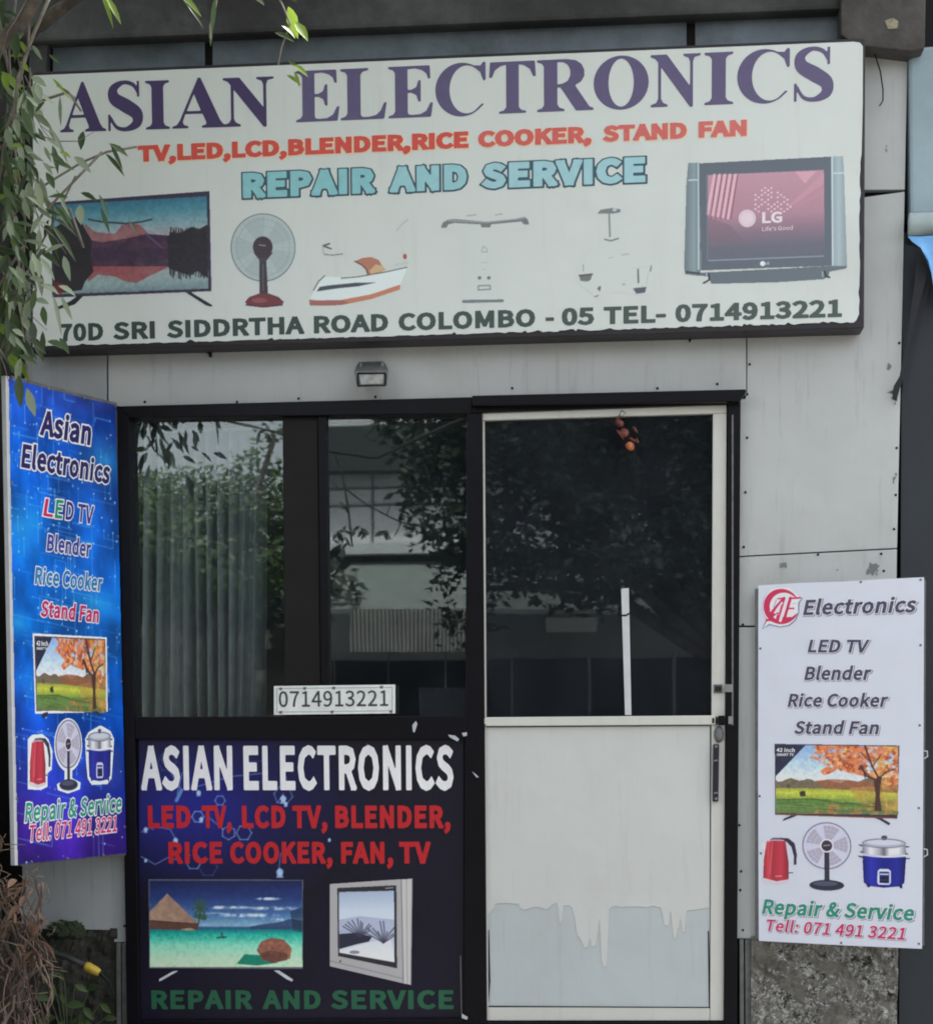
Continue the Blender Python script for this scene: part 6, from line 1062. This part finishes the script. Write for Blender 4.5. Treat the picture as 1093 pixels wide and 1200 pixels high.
for x, y, a, L, W in ((72, 1163, 65, 14, 6), (78, 1178, -10, 26, 11), (60, 1172, 200, 22, 10), (92, 1196, 20, 30, 13), (66, 1192, 170, 24, 12), (84, 1206, -60, 20, 9), (58, 1205, 240, 20, 9), (98, 1180, 40, 20, 9), (48, 1188, 150, 18, 8), (76, 1150, 250, 16, 6), (110, 1205, 10, 22, 9), (104, 1160, -30, 20, 9), (118, 1176, 30, 18, 8), (70, 1140, 160, 20, 9), (88, 1154, 20, 18, 8), (64, 1154, 100, 20, 8), (122, 1194, -10, 18, 9), (98, 1188, 90, 20, 10), (76, 1196, 120, 24, 11)):
    a = math.radians(a); b = Vector(at(x, y, -.12)); leaf(V, F, b, Vector((math.cos(a), R.uniform(-.5, 0), -math.sin(a))), Vector((R.uniform(-.3, .3), -1, .5)), L*m, W*m, .15, .3); add_tube(bm, [at(80, 1230, -.09), at((80+x)/2, (1230+y)/2, -.12), b], .0018, 5)
leafmesh('leaves', V, F, mat_leaf('weed_leaf', (.09, .15, .05), .35, .4, .4), WD); obj('stems', bm, pmat('green_stem', (.06, .085, .035), .7), WD)
CL = thing('moss_clump', at(82, 1084, -.05), 'rounded dark green moss clump on the plinth ledge at the left', 'moss')
bm = bmesh.new(); c = Vector(at(80, 1090, -.05)); bmesh.ops.create_icosphere(bm, subdivisions=4, radius=1, matrix=Matrix.Translation(c) @ Matrix.Diagonal((.058, .05, .03, 1)))
for v in bm.verts: v.co += (v.co-c)*mnoise.fractal(v.co*28, 1, 2, 4)*.5
obj('cushion', bm, pmat('moss_green', (.03, .042, .02), .95, noise=.5, scale=40, bump=1, bscale=120), CL, smooth=True)
V, F = [], []
for k in range(160):
    a = R.uniform(0, 6.28); b = c+Vector((math.cos(a)*.055*R.random(), -.02-R.random()*.03, R.uniform(-.015, .03))); leaf(V, F, b, Vector((math.cos(a), -.3, R.uniform(0, .6))), Vector((0, -1, .6)), R.uniform(.008, .016), .004, .1, .2)
leafmesh('fronds', V, F, M_LEAF, CL)['kind'] = 'stuff'

# ------------------------------------------------------------------ across the road: what the panes mirror
def opp(px, py, d):
    """the place, d metres in front of the facade, whose mirror image shows at this pixel"""
    p = at(px, py, d); return Vector((p[0], -d, p[2]))
def obox(bm, x0, x1, ptop, pbot, d, depth):
    a, b = opp(x0, ptop, d), opp(x1, pbot, d); add_box(bm, min(a.x, b.x), max(a.x, b.x), -d-depth, -d, b.z, a.z)
DO = 15.0
M_OWALL = pmat('white_house_paint', (.62, .63, .64), .8, noise=.12, scale=1.2)
OP = thing('house', (opp(470, 900, DO).x, -DO, 0), 'white two storey building across the road with grey roofed lean-to, mirrored in the window', 'house')
xl, xr = opp(372, 600, DO).x, opp(900, 600, DO).x
bm = bmesh.new(); add_box(bm, xl, xr, -DO-5, -DO, 0, opp(420, 486, DO).z); obj('wall', bm, M_OWALL, OP)
bm = bmesh.new()
for i in range(6):
    x = xl+.05+i*.62; add_box(bm, x-.012, x+.012, -DO+.002, -DO+.02, opp(420, 640, DO).z, opp(420, 540, DO).z)
for py in (572, 592): z = opp(420, py, DO).z; add_box(bm, xl, xr, -DO+.003, -DO+.022, z-.012, z+.012)
obj('panel_joint', bm, M_DULL, OP)
bm = bmesh.new(); obox(bm, 372, 900, 499, 541, DO-.3, .3); obj('balcony_band', bm, pmat('dark_balcony', (.04, .045, .045), .8), OP)
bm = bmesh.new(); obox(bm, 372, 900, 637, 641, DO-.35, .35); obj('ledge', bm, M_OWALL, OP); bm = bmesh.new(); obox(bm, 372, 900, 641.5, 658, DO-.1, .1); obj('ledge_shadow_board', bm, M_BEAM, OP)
bm = bmesh.new(); a, b = opp(372, 656, DO), opp(900, 656, DO); c_, d_ = opp(372, 714, DO-2.2), opp(900, 714, DO-2.2); add_prism(bm, [a, b, d_, c_], [q-Vector((0, 0, .05)) for q in (a, b, d_, c_)]); obj('lean_to_roof', bm, pmat('grey_green_sheet', (.19, .215, .20), .6, noise=.2, scale=2), OP)
bm = bmesh.new(); n_ = 60; fa = []
for i in range(n_+1): f = i/n_; x = opp(411, 740, DO-2.2).x+(opp(552, 740, DO-2.2).x-opp(411, 740, DO-2.2).x)*f; fa.append((x, -(DO-2.22)+.012*math.cos(i*math.pi)))
zt2, zb2 = opp(450, 714, DO-2.2).z, opp(450, 764, DO-2.2).z; va = [(bm.verts.new((x, y, zb2)), bm.verts.new((x, y, zt2))) for x, y in fa]
for p_, q_ in zip(va, va[1:]): bm.faces.new((p_[0], q_[0], q_[1], p_[1]))
obj('corrugated_fascia', bm, pmat('corrugated_sheet', (.30, .30, .285), .5, .2, noise=.3, scale=5), OP)
for px in (392, 455, 522, 600, 690, 790): bm = bmesh.new(); obox(bm, px-1.5, px+1.5, 764, 1010, DO-2.1, .08); obj('post', bm, M_DULL, OP)
bm = bmesh.new(); add_box(bm, xl, xr, -DO-.0, -DO+.05, 0, zb2); obj('dark_shop_opening', bm, M_BLACK, OP)
bm = bmesh.new(); obox(bm, 640, 700, 724, 740, DO-2.6, .08); tag(obj('added_board', bm, pmat('added_board_pale', (.26, .27, .26), .7), loc=opp(670, 740, DO-2.6)), 'pale board added across the road for an unidentified pale reflection low in the door glass', 'board')  # stand-in for a pale reflected shape; no such board is known
bm = bmesh.new(); obox(bm, 490, 545, 806, 840, 11, .05); tag(obj('low_counter', bm, pmat('counter', (.05, .055, .07), .6), loc=opp(510, 840, 11)), 'low dark counter across the road, mirrored at the window bottom', 'counter')
bm = bmesh.new(); obox(bm, -60, 372, 700, 760, 13.5, .2); obox(bm, -60, 372, 760, 1010, 13.6, .1); tag(obj('boundary_wall', bm, pmat('tan_wall', (.20, .19, .15), .9, noise=.4, scale=2), loc=opp(200, 1000, 13.5)), 'long tan wall across the road, mirrored behind the curtain', 'wall')
RT = random.Random(21)
def tree(x, y, trunk_h, crown, nleaf, mat, label, ls=.16):
    """crown = list of (centre, radii); leaves fill the outer half of every clump"""
    t = thing('tree', (x, y, 0), label, 'tree', 'trees across the road'); bm = bmesh.new()
    add_tube(bm, [(x, y, -.02), (x+.05, y, trunk_h*.5), (x-.04, y, trunk_h), (x, y, trunk_h+1)], [.2, .16, .13, .08], 10)
    for c, r in crown: add_tube(bm, [(x, y, trunk_h*.8), tuple((Vector((x, y, trunk_h))+Vector(c))*.5+Vector((RT.uniform(-.1, .1), 0, .1))), c], [.08, .05, .02], 6)
    obj('trunk', bm, M_BARK, t, smooth=True); V, F = [], []; tot = sum(r[0]*r[1]*r[2] for c, r in crown)
    for c, r in crown:
        for k in range(int(nleaf*r[0]*r[1]*r[2]/tot)):
            d = Vector((RT.gauss(0, 1), RT.gauss(0, 1), RT.gauss(0, 1))).normalized(); q = RT.uniform(.25, 1)**.5; p_ = Vector(c)+Vector((d.x*r[0], d.y*r[1], d.z*r[2]))*q
            if mnoise.noise(p_*1.7) < -.18: continue
            k0 = len(V); s = Vector((RT.gauss(0, 1), RT.gauss(0, 1), RT.gauss(0, .6))).normalized(); u = s.cross(Vector((RT.random(), RT.random(), RT.random()))).normalized(); L = ls*RT.uniform(.6, 1.3)
            V += [p_, p_+s*L*.5+u*L*.22, p_+s*L, p_+s*L*.5-u*L*.22]; F.append((k0, k0+1, k0+2, k0+3))
    leafmesh('crown', V, F, mat, t)
M_OTWIG = pmat('dark_twig', (.03, .03, .025), .9)
M_OLEAF = mat_leaf('dark_tree_leaf', (.022, .04, .02), .15, .6, .5); M_OLEAF2 = mat_leaf('mid_tree_leaf', (.07, .12, .035), .25, .5, .5)
def cl(px, py, d, rx, rz, ry=None): c = opp(px, py, d); return ((c.x, c.y, c.z), (rx, ry or rx, rz))
tree(opp(848, 900, 9.5).x, -9.5, 2.6, [cl(720, 470, 9.5, 1.5, 1.1), cl(620, 560, 9.3, 1.1, 1.0), cl(790, 570, 9.6, 1.2, 1.1), cl(700, 640, 9.2, 1.2, .6), cl(560, 470, 9.6, 1.0, .55), cl(880, 520, 9.5, 1.1, 1.3), cl(590, 660, 9.1, .45, .35), cl(510, 500, 9.7, .55, .4), cl(820, 680, 9.3, .6, .4), cl(640, 400, 9.5, 1.4, .8), cl(800, 400, 9.6, 1.3, .8), cl(530, 580, 9.2, .5, .7), cl(545, 690, 9.2, .35, .6)], 52000, M_OLEAF, 'big dark evergreen tree across the road, mirrored in the door glass', .10)
tree(opp(215, 900, 11).x, -11, 1.9, [cl(235, 635, 11, 1.0, .75), cl(300, 600, 10.8, .5, .6), cl(172, 625, 11.1, .6, .6), cl(240, 660, 11, 1.0, .5), cl(310, 640, 10.7, .5, .5), cl(180, 680, 11, .6, .4), cl(130, 640, 11.2, .7, .8), cl(322, 512, 10.4, .22, .13)], 22000, M_OLEAF2, 'lighter leafy tree across the road, mirrored over the curtain', .085)
tree(opp(330, 900, 13).x-.5, -13.2, 3, [cl(300, 690, 13, 1.2, .5), cl(200, 700, 13, 1.6, .5), cl(60, 640, 13, 1.0, 1.2)], 4000, M_OLEAF, 'low shrubby tree across the road by the tan wall', .2)
for i, (x, y, h) in enumerate(((-16, -20, 5), (-9, -21, 4.6), (9, -17, 6), (15, -19, 6.5), (22, -18, 5.5))):
    tree(x, y, h*.45, [((x, y, h*.75), (2.2, 2, h*.33)), ((x+1.4, y, h*.62), (1.5, 1.5, h*.25)), ((x-1.5, y, h*.6), (1.6, 1.5, h*.25))], 1500, M_OLEAF, 'distant tree across the road beyond the house', .4)

BR = thing('bare_branch', opp(460, 480, 7.5), 'drooping bare branch with a few leaves over the road, mirrored before the white house', 'branch')
bm = bmesh.new()
for L, r in (([(590, 470), (520, 500), (440, 536), (376, 526), (340, 520)], .016), ([(392, 530), (402, 560), (408, 596), (412, 640)], .008), ([(404, 572), (430, 592), (470, 612), (500, 616)], .007), ([(452, 604), (458, 590)], .005), ([(470, 612), (462, 628)], .005), ([(400, 575), (390, 566)], .005), ([(250, 490), (300, 500), (334, 508)], .010), ([(160, 480), (180, 500), (196, 520)], .008)):
    add_tube(bm, [opp(x, y, 7.5) for x, y in L], [r]*len(L), 6)
obj('twigs', bm, M_OTWIG, BR)
V, F = [], []
for x, y, n_, sp in ((402, 626, 12, 14), (422, 622, 6, 7), (452, 624, 5, 6), (404, 588, 3, 5), (440, 500, 10, 16), (475, 492, 14, 18), (310, 505, 10, 12)):
    for k in range(n_): leaf(V, F, opp(x+R.gauss(0, sp*.5), y+R.gauss(0, sp*.5), 7.5), Vector((R.uniform(-1, 1), R.uniform(-.4, .4), R.uniform(-1, .1))), Vector((R.random(), 1, R.random())), R.uniform(.05, .09), .03, .2, .3)
leafmesh('leaves', V, F, M_OLEAF, BR)
